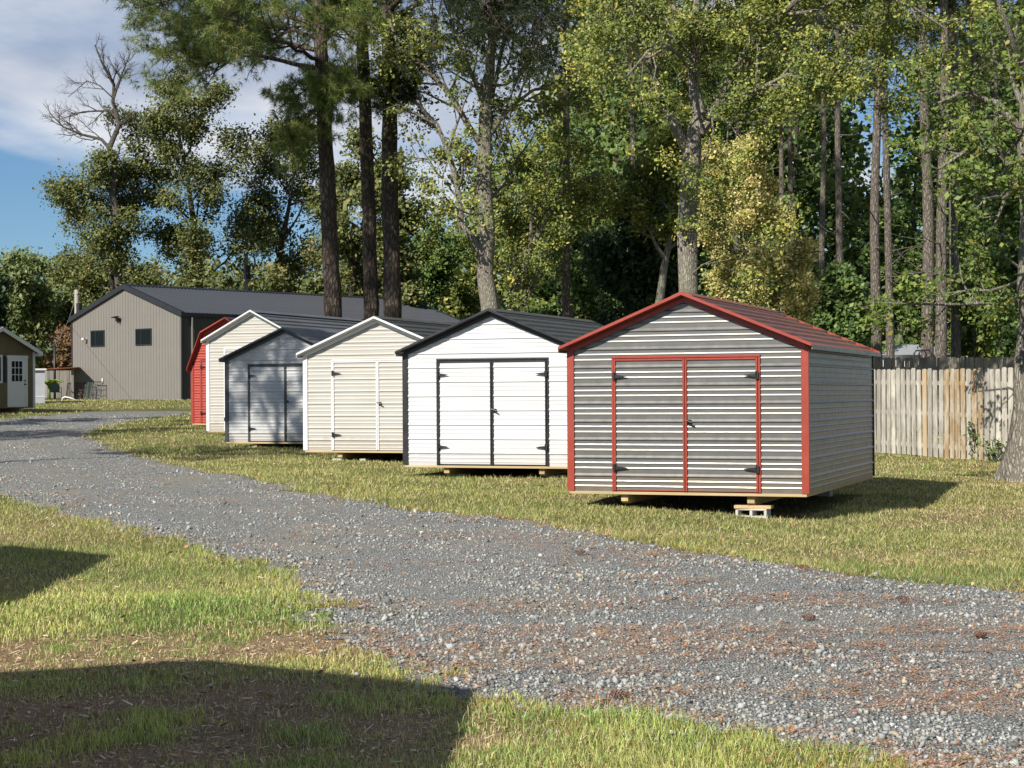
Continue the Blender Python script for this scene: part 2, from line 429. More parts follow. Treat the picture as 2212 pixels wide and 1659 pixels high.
def dirt(x, y):
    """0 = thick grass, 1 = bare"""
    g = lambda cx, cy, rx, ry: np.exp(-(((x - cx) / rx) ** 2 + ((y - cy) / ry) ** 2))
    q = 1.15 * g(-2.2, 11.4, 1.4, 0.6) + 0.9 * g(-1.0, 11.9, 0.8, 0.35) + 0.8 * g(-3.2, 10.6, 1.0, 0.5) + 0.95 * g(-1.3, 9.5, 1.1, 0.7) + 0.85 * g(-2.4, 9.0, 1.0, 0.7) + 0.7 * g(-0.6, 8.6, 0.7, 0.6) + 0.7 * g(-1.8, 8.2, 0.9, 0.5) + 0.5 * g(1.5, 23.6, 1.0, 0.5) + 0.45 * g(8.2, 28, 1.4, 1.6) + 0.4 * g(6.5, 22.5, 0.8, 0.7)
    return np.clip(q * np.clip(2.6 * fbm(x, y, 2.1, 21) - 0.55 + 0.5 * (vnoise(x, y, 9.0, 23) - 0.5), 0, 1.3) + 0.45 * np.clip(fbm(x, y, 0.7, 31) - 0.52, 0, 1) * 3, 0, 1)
lay_ground()
def grass_color(x, y, n):
    g1 = np.array([0.13, 0.215, 0.038]); g2 = np.array([0.33, 0.355, 0.09]); dry = np.array([0.54, 0.45, 0.23]); brown = np.array([0.33, 0.215, 0.115])
    t = np.clip(fbm(x, y, 0.9, 41) * 2.2 - 0.62 + 0.25 * np.clip((y - 13) / 6, 0, 1) + rng.normal(0, 0.25, n), 0, 1)[:, None]
    c = g1 * (1 - t) + g2 * t
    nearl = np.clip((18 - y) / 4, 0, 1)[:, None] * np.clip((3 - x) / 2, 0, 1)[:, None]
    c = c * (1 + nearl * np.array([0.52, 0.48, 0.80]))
    far = np.clip((y - 12) / 8, 0, 1) * 0.22 + np.clip((x - 3) / 5, 0, 1) * 0.12
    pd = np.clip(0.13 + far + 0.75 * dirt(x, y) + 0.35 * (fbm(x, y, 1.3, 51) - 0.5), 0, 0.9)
    isd = rng.random(n) < pd
    s = rng.random(n)[:, None]
    c = np.where(isd[:, None], dry * s + (brown * 0.35 + dry * 0.65) * (1 - s), c)
    return c * 1.12 * (0.6 + 0.75 * rng.random(n)[:, None])
def grow_lawn():
    Vs, Fs, Cs, b = [], [], [], 0
    for (n, d0, d1, seg, hh, lo) in ((190000, 7.3, 14.0, True, 0.043, 0.0055), (330000, 13.6, 34.0, False, 0.046, 0.008), (170000, 33.5, 92, False, 0.062, 0.016)):
        x, y = frustum_points(n, d0, d1)
        rf = road_field(x, y)
        keep = (rf < 0.0) | ((rf < 0.55) & (rng.random(n) < 0.10 * (1 - rf / 0.55)) & (fbm(x, y, 2.0, 77) > 0.5))
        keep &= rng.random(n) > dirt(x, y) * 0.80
        for (cx, cy, yaw, w, l) in SHED_FOOT:
            ux = (x - cx) * math.cos(yaw) + (y - cy) * math.sin(yaw); uy = -(x - cx) * math.sin(yaw) + (y - cy) * math.cos(yaw)
            keep &= ~((abs(ux) < w / 2 - 0.1) & (uy > 0.25) & (uy < l - 0.1) & (rng.random(n) < 0.93))
        x, y = x[keep], y[keep]; n = len(x)
        tall = 1 + 1.3 * np.clip(fbm(x, y, 1.1, 61) - 0.55, 0, 1) * 2 + (rng.random(n) < 0.03) * 0.9
        edge = np.clip(1 - np.abs(road_field(x, y)) / 0.35, 0, 1) * 0.5
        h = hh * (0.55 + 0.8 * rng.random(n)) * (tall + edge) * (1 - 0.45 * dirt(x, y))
        w = np.maximum(lo * 0.62, y * 0.00042) * (0.7 + 0.6 * rng.random(n))
        lean = np.clip(0.2 + 0.78 * rng.random(n), 0, 0.96)
        V, F, C = blades(x, y, h, w, lean, grass_color(x, y, n), seg)
        Vs.append(V); Fs.append(F + b); Cs.append(C); b += len(V)
    M['grass'] = leafmat('grass', 0.30, 0.05)
    tag(link('grass', np_mesh('grass', np.concatenate(Vs), np.concatenate(Fs), np.concatenate(Cs)), mat=M['grass']),
        'short mown grass with dry yellow patches on both sides of the drive', kind='stuff')
OCT_V = np.array([[1, 0, 0], [-1, 0, 0], [0, 1, 0], [0, -1, 0], [0, 0, 1], [0, 0, -1]], float)
OCT_F = np.array([[0, 2, 4], [2, 1, 4], [1, 3, 4], [3, 0, 4], [2, 0, 5], [1, 2, 5], [3, 1, 5], [0, 3, 5]])
def wear(x, y):
    '''1 in the wheel tracks where the stone is ground to fines, 0 on loose stone'''
    d = edge_dist(x, y, ROAD) + (fbm(x, y, 0.5, 15) - 0.5) * 0.9
    t = np.exp(-((d - 1.15) / 0.38) ** 2) + np.exp(-((d - 2.65) / 0.42) ** 2)
    return np.clip(t * np.clip(2.2 * fbm(x, y, 0.8, 17) - 0.35, 0, 1), 0, 1)
def spread_gravel():
    n = 110000
    x, y = frustum_points(n, 7.3, 62)
    rf = road_field(x, y)
    worn = wear(x, y)
    keep = ((rf > 0.03) & (rng.random(n) < 1 - 0.62 * worn)) | ((rf > -0.35) & (rng.random(n) < 0.16))
    x, y = x[keep], y[keep]; worn = worn[keep]; n = len(x)
    s = np.exp(rng.normal(math.log(0.0115), 0.40, n)); s = np.clip(np.maximum(s, 0.00042 * y * (0.6 + 0.6 * rng.random(n))), 0.005, 0.05)
    s *= np.where((rng.random(n) < 0.012), 1.5, 1.0) * (1.12 - 0.35 * worn)
    q = rng.normal(size=(n, 3, 3)); R = np.linalg.qr(q)[0]
    base = OCT_V[None] * (0.6 + 0.75 * rng.random((n, 6, 1))) * (np.array([1, 0.8, 0.62])[None, None])
    base = np.einsum('nij,nkj->nki', R, base) + 0.12 * rng.normal(size=(n, 6, 3))
    base[:, :, 2] *= 0.92
    P = np.stack([x, y, gz(x, y) + 0.006 + s * 0.25], 1)
    V = (base * s[:, None, None] + P[:, None]).reshape(-1, 3)
    F = (OCT_F[None] + (np.arange(n) * 6)[:, None, None]).reshape(-1, 3)
    pal = np.array([[0.325, 0.335, 0.32], [0.395, 0.405, 0.385], [0.165, 0.17, 0.165], [0.45, 0.46, 0.435], [0.51, 0.51, 0.48], [0.43, 0.36, 0.265]])
    c = pal[rng.choice(6, n, p=[0.33, 0.26, 0.24, 0.12, 0.015, 0.035])] * (0.8 + 0.4 * rng.random((n, 1)))
    M['stones'] = colmat('loose_stones', 0.85, 0.4, 150)
    tag(link('loose_gravel', np_mesh('loose_gravel', V, F, np.repeat(c, 6, 0)), mat=M['stones']), 'loose crushed blue grey stone lying on the drive', kind='stuff')
def spread_chips():
    '''dead grass, chips and crumbs lying on the bare patches'''
    n = 60000
    x, y = frustum_points(n, 7.3, 34)
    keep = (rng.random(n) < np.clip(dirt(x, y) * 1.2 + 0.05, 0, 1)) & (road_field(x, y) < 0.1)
    x, y = x[keep], y[keep]; n = len(x)
    a = rng.random(n) * 6.28; ln = 0.012 + 0.05 * rng.random(n) ** 2; w = np.maximum(0.002 + 0.006 * rng.random(n) ** 3, y * 0.0003)
    D = np.stack([np.cos(a), np.sin(a), rng.normal(0.1, 0.25, n)], 1) * ln[:, None]; S = np.stack([-np.sin(a), np.cos(a), rng.normal(0, 0.3, n)], 1) * w[:, None]
    P = np.stack([x, y, gz(x, y) + 0.004 + 0.014 * rng.random(n)], 1)
    V = np.stack([P - S, P + S, P + D + S * 0.6, P + D - S * 0.6], 1).reshape(-1, 3); F = np.arange(4 * n).reshape(n, 4)
    pal = np.array([[0.50, 0.37, 0.22], [0.34, 0.22, 0.13], [0.62, 0.50, 0.34], [0.20, 0.13, 0.08], [0.70, 0.60, 0.46]])
    c = pal[rng.choice(5, n, p=[0.32, 0.28, 0.18, 0.16, 0.06])] * (0.7 + 0.5 * rng.random((n, 1)))
    # fallen leaves lying on the grass
    m = 1000
    lx, ly = frustum_points(m, 7.4, 60)
    kp = (road_field(lx, ly) < 0.15) | (rng.random(m) < 0.25); lx, ly = lx[kp], ly[kp]; m = len(lx)
    q = rng.normal(size=(m, 3)) * np.array([1, 1, 0.25]); q /= np.linalg.norm(q, axis=1, keepdims=True)
    q2 = np.cross(q, np.array([0.1, 0.2, 1.0]) + 0.5 * rng.normal(size=(m, 3))); q2 /= np.linalg.norm(q2, axis=1, keepdims=True)
    z = np.maximum(0.018 + 0.016 * rng.random(m), ly * 0.0006)[:, None]; Pl = np.stack([lx, ly, gz(lx, ly) + 0.035], 1)
    V = np.concatenate([V, np.stack([Pl - q * z, Pl + q2 * z * 0.6, Pl + q * z, Pl - q2 * z * 0.6], 1).reshape(-1, 3)]); F = np.arange(len(V)).reshape(-1, 4)
    lp = np.array([[0.36, 0.22, 0.10], [0.26, 0.14, 0.07], [0.42, 0.31, 0.14], [0.20, 0.11, 0.07]])
    c = np.concatenate([c, lp[rng.integers(0, 4, m)] * (0.7 + 0.6 * rng.random((m, 1)))])
    tag(link('ground_litter', np_mesh('ground_litter', V, F, np.repeat(c, 4, 0)), mat=M['straw']), 'dry grass scraps and wood chips on the bare soil patches', kind='stuff')
def spread_litter():
    """fallen pine straw, in drifts on the drive and at its edges"""
    n = 150000
    x, y = frustum_points(n, 7.3, 50)
    rf = road_field(x, y)
    st = fbm(x * 0.55 + 0.15 * y, y * 1.5, 1.0, 91)                  # drifts drawn out across the drive
    dens = np.clip((st - 0.43) * 5.0, 0.02, 1) * np.clip(0.40 + 0.13 * (x + 2.5), 0.28, 1) + 0.55 * (np.abs(rf - 0.05) < 0.22) * (vnoise(x, y, 2.2, 95) > 0.4)
    keep = (rng.random(n) < dens * 0.6) & (rf > -0.5) & (rng.random(n) < np.where(rf < 0, 0.35, 1))
    x, y = x[keep], y[keep]; n = len(x)
    a = rng.normal(0.0, 0.8, n); ln = 0.05 + 0.09 * rng.random(n); w = np.maximum(0.0017, y * 0.00026)
    D = np.stack([np.cos(a), np.sin(a), rng.normal(0, 0.12, n)], 1) * ln[:, None]; S = np.stack([-np.sin(a), np.cos(a), np.zeros(n)], 1) * w[:, None]
    P = np.stack([x, y, gz(x, y) + 0.022 + 0.012 * rng.random(n)], 1)
    V = np.stack([P - S, P + S, P + D + S * 0.5, P + D - S * 0.5], 1).reshape(-1, 3); F = np.arange(4 * n).reshape(n, 4)
    pal = np.array([[0.46, 0.175, 0.05], [0.56, 0.27, 0.09], [0.27, 0.09, 0.03], [0.62, 0.42, 0.20]])
    c = pal[rng.choice(4, n, p=[0.4, 0.3, 0.2, 0.1])] * (0.8 + 0.4 * rng.random((n, 1)))
    M['straw'] = colmat('pine_straw', 0.8)
    tag(link('pine_straw', np_mesh('pine_straw', V, F, np.repeat(c, 4, 0)), mat=M['straw']), 'fallen orange pine straw scattered over the gravel', kind='stuff')
# ------------------------------------------------------------------ portable metal sheds
PT = 0.2286                                  # siding pitch, rib to rib
PROF = [(0.0, 0.0), (0.052, 0.0), (0.057, 0.0055), (0.066, 0.0055), (0.079, 0.0), (0.118, 0.0), (0.123, 0.0055), (0.132, 0.0055),
        (0.145, 0.0), (0.186, 0.0), (0.193, 0.0155), (0.203, 0.0155), (0.2286, 0.0)]
PROF_ROOF = [(0.0, 0.0), (0.165, 0.0), (0.178, 0.026), (0.205, 0.026), (0.2186, 0.0), (0.2286, 0.0)]
_sheets = {}
def siding_sheet(x0f, x1f, zlo, zhi, z0, key, prof=None):
    """one course of ribbed sheet: local x along the wall, -y outwards, z up; clipped to zlo..zhi"""
    if key in _sheets: return _sheets[key]
    pr = []
    for (z, o) in (prof or PROF):
        pr.append((z0 + z, o))
    pts = []
    for (a, b) in zip(pr[:-1], pr[1:]):
        lo, hi = max(a[0], zlo), min(b[0], zhi)
        if hi - lo <= 1e-6: continue
        f = lambda z: a[1] + (b[1] - a[1]) * (z - a[0]) / (b[0] - a[0])
        if not pts: pts.append((lo, f(lo)))
        pts.append((hi, f(hi)))
    if len(pts) < 2: return None
    vs, fs = [], []
    for (z, o) in pts:
        vs += [(x0f(z), -o, z), (x1f(z), -o, z)]
    for i in range(len(pts) - 1):
        fs.append((2 * i, 2 * i + 1, 2 * i + 3, 2 * i + 2))
    me = bpy.data.meshes.new('siding_panel'); me.from_pydata(vs, [], fs); me.update()
    _sheets[key] = me
    return me
def wall_courses(parent, mat, x0f, x1f, zlo, zhi, matrix, key, phase=0.0, name='siding_panel'):
    n0 = int(math.floor((zlo - phase) / PT)); z = phase + n0 * PT; i = 0
    while z < zhi - 1e-4:
        if min(z + PT, zhi) - max(z, zlo) > 0.012 and x1f(min(z + PT, zhi) - 1e-3) - x0f(min(z + PT, zhi) - 1e-3) > -1:
            me = siding_sheet(x0f, x1f, max(zlo, z), min(zhi, z + PT), z, key + (i,), PROF_ROOF if name == 'roof_panel' else None)
            if me: link(name, me, parent, mat=mat, matrix=matrix)
        z += PT; i += 1
def cst(v): return lambda z: v
def t_hinge(parent, x, z, flip, y):
    s = -1 if flip else 1
    b = MB(); b.box(x - 0.018, x + 0.018, y - 0.012, y - 0.002, z - 0.048, z + 0.048)
    b.prism([(x + s * 0.022, z + 0.022), (x + s * 0.022, z - 0.022), (x + s * 0.165, z - 0.005), (x + s * 0.175, z), (x + s * 0.165, z + 0.005)][::s], y - 0.0115, y - 0.0025)
    b.tube([(x + s * 0.012, y - 0.012, z - 0.05), (x + s * 0.012, y - 0.012, z + 0.05)], 0.009, 6)
    return b.build('hinge', M['iron'], parent)
def t_handle(parent, x, z, y):
    b = MB(); b.box(x - 0.028, x + 0.028, y - 0.010, y, z - 0.030, z + 0.022)
    b.tube([(x, y, z), (x, y - 0.055, z)], 0.010, 8)
    b.tube([(x - 0.045, y - 0.055, z + 0.016), (x + 0.05, y - 0.055, z - 0.016)], 0.011, 8)
    return b.build('handle', M['iron'], parent)
def door_leaf(root, mat, trim, x0, x1, z1, hinge_left, handle, key, y=-0.012):
    d = empty('door', (0, 0, 0)); d.parent = root
    r = 0.025
    b = MB()
    b.box(x0, x0 + r, y - 0.020, y + 0.006, 0.012, z1); b.box(x1 - r, x1, y - 0.020, y + 0.006, 0.012, z1)
    b.box(x0 + r, x1 - r, y - 0.019, y + 0.005, z1 - r, z1); b.box(x0 + r, x1 - r, y - 0.008, y + 0.005, 0.012, 0.024)
    b.build('leaf_frame', trim, d, bevel=0.003)
    wall_courses(d, mat, cst(x0 + r), cst(x1 - r), 0.024, z1 - r, Matrix.Translation((0, y, 0)), key)
    xh = x0 if hinge_left else x1
    for z in (0.30, z1 - 0.22): t_hinge(d, xh + (0.004 if hinge_left else -0.004), z, not hinge_left, y - 0.026)
    if handle: t_handle(d, x0 + 0.055, z1 * 0.53, y - 0.02)
    return d
def roof_slope(root, mat, xe, ze, xr, zr, y0, y1, key, name='roof_panel'):
    """ribbed panels from eave (xe, ze) up to (xr, zr), running from y0 to y1"""
    dx, dz = xr - xe, zr - ze; ln = math.hypot(dx, dz); ux, uz = dx / ln, dz / ln
    right = xe > xr
    if right: X, Z = Vector((0, 1, 0)), Vector((ux, 0, uz))
    else: X, Z = Vector((0, -1, 0)), Vector((ux, 0, uz))
    Y = Z.cross(X)
    if Y.z > 0: Y = -Y
    org = Vector((xe, y0 if right else y1, ze))
    R = Matrix((X, Y, Z)).transposed().to_4x4(); R.translation = org
    wall_courses(root, mat, cst(0.0), cst(y1 - y0), 0.0, ln, R, key + (right, round(ln, 4)), 0.0, name)
def skids_and_floor(root, W, L, gap, fr=(0.235, 0.765), wood_h=0.036):
    MB().box(-W / 2 + 0.012, W / 2 - 0.012, -0.012, L, -wood_h, 0.0).build('floor_edge', M['pine_lumber'], root, bevel=0.003)
    for f in fr:
        x = -W / 2 + f * W
        b = MB(); hz = -wood_h - 0.002; h = 0.115
        b.add([(x + sx * 0.045, y, z) for sx in (-1, 1) for (y, z) in ((0.05, hz), (0.05, hz - h * 0.75), (0.11, hz - h), (L - 0.05, hz - h), (L - 0.05, hz))],
              [(0, 1, 2, 3, 4), (9, 8, 7, 6, 5), (0, 5, 6, 1), (1, 6, 7, 2), (2, 7, 8, 3), (3, 8, 9, 4), (4, 9, 5, 0)])
        b.build('skid', M['skid_lumber'], root)
_uid = [0]
def metal_shed(label, corner, yaw, W, L, Hw, rise, mats, door_w, door_h, eave=0.085, rake=0.155, group='portable sheds for sale in a row', handle=True, knee=None, dark_doors=True, name='storage_shed'):
    side_m, trim_m, roof_m = mats
    _uid[0] += 1; uid = _uid[0]
    c, s = math.cos(yaw), math.sin(yaw)
    cx, cy = corner.x + c * W / 2, corner.y + s * W / 2
    zf = corner.z
    root = empty(name, (cx, cy, zf), yaw, label, 'shed', group)
    SHED_FOOT.append((cx, cy, yaw, W, L))
    hw = W / 2
    if knee is None: outline = [(-hw, Hw), (0, Hw + rise), (hw, Hw)]
    else: outline = [(-hw, Hw), (-knee[0], knee[1]), (0, Hw + rise), (knee[0], knee[1]), (hw, Hw)]
    # added unseen shell that stops light leaking through, 25 mm behind the sheet
    e = 0.026
    poly = [(-hw + e, 0.0), (hw - e, 0.0)] + [(x * (1 - e / hw), z - e * 1.3) for x, z in outline[::-1]]
    MB().prism(poly, e, L - e).build('light_block_shell', M['core'], root)
    tw = 0.074
    def xl(z):
        for (a, b) in zip(outline[:-1], outline[1:]):
            if a[0] <= 0 and b[0] <= 0 and a[1] <= z <= b[1] + 1e-6: return a[0] + (b[0] - a[0]) * (z - a[1]) / (b[1] - a[1])
        return -hw + 0.01 if z < Hw else 0.0
    dx0, dx1 = -door_w / 2, door_w / 2; ft = 0.032
    I = Matrix.Identity(4)
    zt = door_h + ft
    sz = (round(W, 3), round(Hw, 3), round(rise, 3), round(door_w, 3), round(door_h, 3), mats[0].name)
    wall_courses(root, side_m, cst(-hw + tw - 0.01), cst(dx0 - ft + 0.004), 0.0, zt, I, sz + ('l',))
    wall_courses(root, side_m, cst(dx1 + ft - 0.004), cst(hw - tw + 0.01), 0.0, zt, I, sz + ('r',))
    lo = zt
    if lo < Hw: wall_courses(root, side_m, cst(-hw + tw - 0.01), cst(hw - tw + 0.01), lo, Hw, I, sz + ('t',))
    wall_courses(root, side_m, xl, lambda z: -xl(z), max(lo, Hw), Hw + rise - 0.03, I, sz + ('g',))
    ls = (round(L, 3), round(Hw, 3), mats[0].name)
    wall_courses(root, side_m, cst(0.03), cst(L - 0.03), 0.0, Hw, Matrix.Translation((hw, 0, 0)) @ Matrix.Rotation(math.pi / 2, 4, 'Z'), ls + ('s',))
    wall_courses(root, side_m, cst(0.03), cst(L - 0.03), 0.0, Hw, Matrix.Translation((-hw, L, 0)) @ Matrix.Rotation(-math.pi / 2, 4, 'Z'), ls + ('s',))
    R180 = Matrix.Translation((0, L, 0)) @ Matrix.Rotation(math.pi, 4, 'Z')
    wall_courses(root, side_m, cst(-hw + 0.04), cst(hw - 0.04), 0.0, Hw, R180, sz + ('b',))
    wall_courses(root, side_m, xl, lambda z: -xl(z), Hw, Hw + rise - 0.03, R180, sz + ('bg',))
    # corner trims: bent plates, wide on the gable, narrow on the side
    for sx in (-1, 1):
        for (ya, yb, yn) in ((-0.020, 0.0, 1), (L, L + 0.020, -1)):
            b = MB()
            xo = sx * (hw + 0.018)
            xa, xb = sorted((xo, sx * (hw - tw)))
            b.box(xa, xb, ya, yb, 0.003, Hw - 0.004)
            xa, xb = sorted((xo, sx * (hw + 0.004)))
            ys = (yb, yb + 0.035) if yn == 1 else (ya - 0.035, ya)
            b.box(xa, xb, ys[0], ys[1], 0.003, Hw - 0.004)
            b.build('corner_trim', trim_m if yn == 1 else M['black_trim'], root)
    # door opening trim and leaves
    MB().box(dx0 - ft, dx0 - 0.004, -0.022, 0.0, 0.004, zt - ft).build('door_trim', trim_m, root, bevel=0.003)
    MB().box(dx1 + 0.004, dx1 + ft, -0.022, 0.0, 0.004, zt - ft).build('door_trim', trim_m, root, bevel=0.003)
    MB().box(dx0 - ft, dx1 + ft, -0.024, 0.0, zt - ft + 0.002, zt).build('door_trim', trim_m, root, bevel=0.003)
    door_leaf(root, side_m, trim_m, dx0, -0.003, door_h - 0.004, True, False, sz + ('dl',))
    door_leaf(root, side_m, trim_m, 0.003, dx1, door_h - 0.004, False, handle, sz + ('dr',))
    # roof
    ya, yb = -rake, L + rake
    th = 0.03
    top = [(x, z + th) for x, z in outline]
    a, b2 = outline[0], outline[1]
    sl = (b2[1] - a[1]) / (b2[0] - a[0])
    ex = -hw - eave; ez = a[1] - sl * eave + th
    roofline = [(ex, ez)] + top[1:-1] + [(-ex, ez)]
    for i, (p, q) in enumerate(zip(roofline[:-1], roofline[1:])):
        lo_, hi_ = (p, q) if p[1] < q[1] else (q, p)
        roof_slope(root, roof_m, lo_[0], lo_[1] + 0.004, hi_[0], hi_[1] + 0.004, ya, yb, (uid, i))
        # decking under the sheet
    under = [(x, z - 0.016) for x, z in roofline]
    MB().prism([(x, z - 0.002) for x, z in roofline] + under[::-1], ya + 0.012, yb - 0.012).build('roof_deck', trim_m, root)
    # rake trims: face plate plus a cap folded over the sheet
    for (y0_, y1_) in ((ya - 0.014, ya + 0.010), (yb - 0.010, yb + 0.014)):
        for (p, q) in zip(roofline[:-1], roofline[1:]):
            MB().prism([(p[0], p[1] + 0.032), (q[0], q[1] + 0.032), (q[0], q[1] - 0.006), (p[0], p[1] - 0.006)], y0_, y1_).build('rake_trim', trim_m, root)
    # trim board under the overhang, flat on the gable
    for (p, q) in zip(roofline[:-1], roofline[1:]):
        f = 0.94 if knee is None else 1.0
        pa, qa = (p, q)
        if abs(p[0]) > abs(q[0]): pa = (q[0] + (p[0] - q[0]) * f, q[1] + (p[1] - q[1]) * f)
        else: qa = (p[0] + (q[0] - p[0]) * f, p[1] + (q[1] - p[1]) * f)
        MB().prism([(pa[0], pa[1] - 0.020), (qa[0], qa[1] - 0.020), (qa[0], qa[1] - 0.088), (pa[0], pa[1] - 0.088)], -0.030, -0.0205).build('gable_trim', trim_m, root)
    for sx in (-1, 1):
        MB().box(min(sx * (-ex - 0.004), sx * (-ex + 0.012)), max(sx * (-ex - 0.004), sx * (-ex + 0.012)), ya + 0.011, yb - 0.011, ez - 0.045, ez + 0.012).build('eave_trim', side_m, root)
    pk = roofline[len(roofline) // 2]
    nb = roofline[len(roofline) // 2 - 1]; sl2 = (pk[1] - nb[1]) / (pk[0] - nb[0])
    w = 0.13
    MB().prism([(-w, pk[1] - sl2 * w + 0.033), (0, pk[1] + 0.033), (w, pk[1] - sl2 * w + 0.033), (w, pk[1] - sl2 * w + 0.040), (0, pk[1] + 0.041), (-w, pk[1] - sl2 * w + 0.040)], ya + 0.011, yb - 0.011).build('ridge_cap', roof_m, root)
    skids_and_floor(root, W, L, 0.2)
    return root
def local_to_world(root, x, y, z=0):
    c, s = math.cos(root.rotation_euler[2]), math.sin(root.rotation_euler[2])
    return Vector((root.location.x + c * x - s * y, root.location.y + s * x + c * y, root.location.z + z))
YAW = -math.radians(20.8)
SH = {}
W10 = 3.07
SH['gray_red'] = metal_shed('gunmetal grey metal shed with red trim and red roof, nearest in the row', at(1230, 1060, 22.5), YAW, W10, 4.88, 1.81, 0.625,
    (M['steel_gray'], M['red_trim'], M['red_roof']), 1.85, 1.68)
SH['white'] = metal_shed('bright white metal shed with black trim and black roof', at(873.5, 1004.5, 28.5), YAW, W10, 4.88, 1.81, 0.625,
    (M['white_siding'], M['black_trim'], M['dark_roof']), 1.85, 1.68)
SH['tan'] = metal_shed('tan metal shed with white trim between the white shed and the light grey shed', at(658, 973, 33.3), YAW, W10, 4.88, 1.81, 0.63,
    (M['tan_siding'], M['white_trim'], M['dark_roof']), 1.85, 1.68)
SH['gray'] = metal_shed('light grey metal shed with charcoal trim standing in tree shade', at(488.5, 954.5, 38.9), YAW, 2.98, 4.88, 1.81, 0.63,
    (M['ltgray_siding'], M['charcoal_trim'], M['gray_roof']), 1.80, 1.68)
SH['tall'] = metal_shed('tall cream tan metal shed with white trim behind the light grey shed', at(448, 931, 45.0), YAW, 2.68, 6.1, 2.31, 0.69,
    (M['tan_siding'], M['white_trim'], M['gray_roof']), 1.62, 2.10)
SH['barn'] = metal_shed('red metal shed with a barn shaped gambrel roof, farthest in the row', at(414.5, 915, 50.8), YAW, 2.35, 4.88, 1.70, 1.28,
    (M['red_siding'], M['red_trim'], M['red_roof']), 1.70, 1.85, eave=0.07, knee=(0.80, 2.58))

def block(name, label, root, x, y, w, d, h, mat, top=None, seed=0):
    """a block standing on the ground under a skid; top = height it reaches in the shed's own z"""
    p = local_to_world(root, x, y); g = gzf(p.x, p.y)
    zt = root.location.z + top
    r = random.Random(seed)
    b = MB()
    if h == 'cmu':
        h2 = max(0.04, zt - g + 0.02)
        b.box(-w / 2, w / 2, -d / 2, d / 2, 0, h2 * 0.28); b.box(-w / 2, w / 2, -d / 2, d / 2, h2 * 0.82, h2)
        for k in (-1, 0, 1): b.box(k * (w / 2 - 0.018) - 0.018, k * (w / 2 - 0.018) + 0.018, -d / 2 + 0.001, d / 2 - 0.001, h2 * 0.27, h2 * 0.83)
    else:
        h2 = max(0.03, zt - g + 0.02)
        b.box(-w / 2, w / 2, -d / 2, d / 2, 0, h2)
    o = b.build(name, mat, None, (p.x, p.y, g - 0.02), bevel=0.006)
    o.rotation_euler = (0, 0, root.rotation_euler[2] + r.uniform(-0.08, 0.08))
    return tag(o, label, 'block', 'blocks levelling the sheds')
SKB = -0.036 - 0.002 - 0.115
r = SH['gray_red']; xs = [(-0.5 + f) * W10 for f in (0.235, 0.765)]
block('concrete_block', 'pale concrete block under the right front skid of the red trimmed shed', r, xs[1], 0.17, 0.40, 0.20, 'cmu', M['concrete'], SKB - 0.042, 1)
pp = local_to_world(r, xs[1] + 0.01, 0.17, SKB - 0.021)
o = MB().box(-0.23, 0.23, -0.10, 0.10, -0.0205, 0.0205).build('shim_board', M['skid_lumber'], None, pp, bevel=0.003); o.rotation_euler = (0, 0, YAW + 0.04)
tag(o, 'wooden shim board between concrete block and skid of the red trimmed shed', 'board')
block('concrete_block', 'block in shadow under the rear right of the red trimmed shed', r, xs[1], 4.4, 0.38, 0.2, 'solid', M['concrete'], SKB, 3)
for i, f in enumerate((0, 1)):
    block('concrete_block', ['block under the left front skid of the white shed', 'block under the right front skid of the white shed'][i], SH['white'], xs[f] + 0.03, 0.5, 0.3, 0.18, 'solid', M['concrete'], SKB, 5 + i)
block('concrete_block', 'small white block at the left front skid of the tan shed', SH['tan'], xs[0] - 0.06, 0.14, 0.20, 0.2, 'solid', M['concrete'], SKB, 8)
block('concrete_block', 'small white block set back under the tan shed', SH['tan'], xs[0] + 0.42, 0.24, 0.12, 0.2, 'solid', M['concrete'], SKB, 9)
block('concrete_block', 'white block at the left front skid of the light grey shed', SH['gray'], xs[0] - 0.05, 0.12, 0.24, 0.2, 'solid', M['concrete'], SKB, 10)
block('concrete_block', 'white block right of the skid under the light grey shed', SH['gray'], xs[0] + 0.38, 0.2, 0.2, 0.2, 'solid', M['concrete'], SKB, 11)
block('concrete_block', 'block under the left front skid of the tall cream tan shed', SH['tall'], -0.71, 0.12, 0.26, 0.2, 'solid', M['concrete'], SKB, 12)
block('concrete_block', 'block under the right front skid of the tall cream tan shed', SH['tall'], 0.2, 0.12, 0.20, 0.2, 'solid', M['concrete'], SKB, 13)
block('concrete_block', 'block under the front skid of the red barn shed', SH['barn'], -0.62, 0.14, 0.2, 0.2, 'solid', M['concrete'], SKB, 14)
# ------------------------------------------------------------------ sheds beside the camera (outside the picture, their shadows reach the lawn)
def simple_shed(label, x1, y1, yaw, W, L, Hw, rise, name='storage_shed'):
    """gabled shed whose far right eave corner stands at (x1, y1)"""
    g = gzf(x1, y1)
    root = empty(name, (x1, y1, g), yaw, label, 'shed')
    MB().prism([(-W, 0.25), (0, 0.25), (0, Hw), (-W / 2, Hw + rise), (-W, Hw)], -L, 0).build('wall', M['tan_siding'], root)
    for x in (-W * 0.75, -W * 0.25): MB().box(x - 0.08, x + 0.08, -L, 0, -0.1, 0.249).build('skid', M['skid_lumber'], root)
    for s in (-1, 1):
        xe = -W / 2 + s * (W / 2 + 0.15); ze = Hw - 0.15 * rise / (W / 2)
        MB().prism([(xe, ze + 0.002), (-W / 2 - s * 0.001, Hw + rise + 0.002), (-W / 2 - s * 0.001, Hw + rise + 0.05), (xe, ze + 0.05)], -L - 0.15, 0.15).build('roof', M['dark_roof'], root)
    return root
simple_shed('shed beside the camera left of the picture, known by its shadow', -2.48, 7.15, math.radians(-3), 4.4, 7.0, 2.5, 0.76)
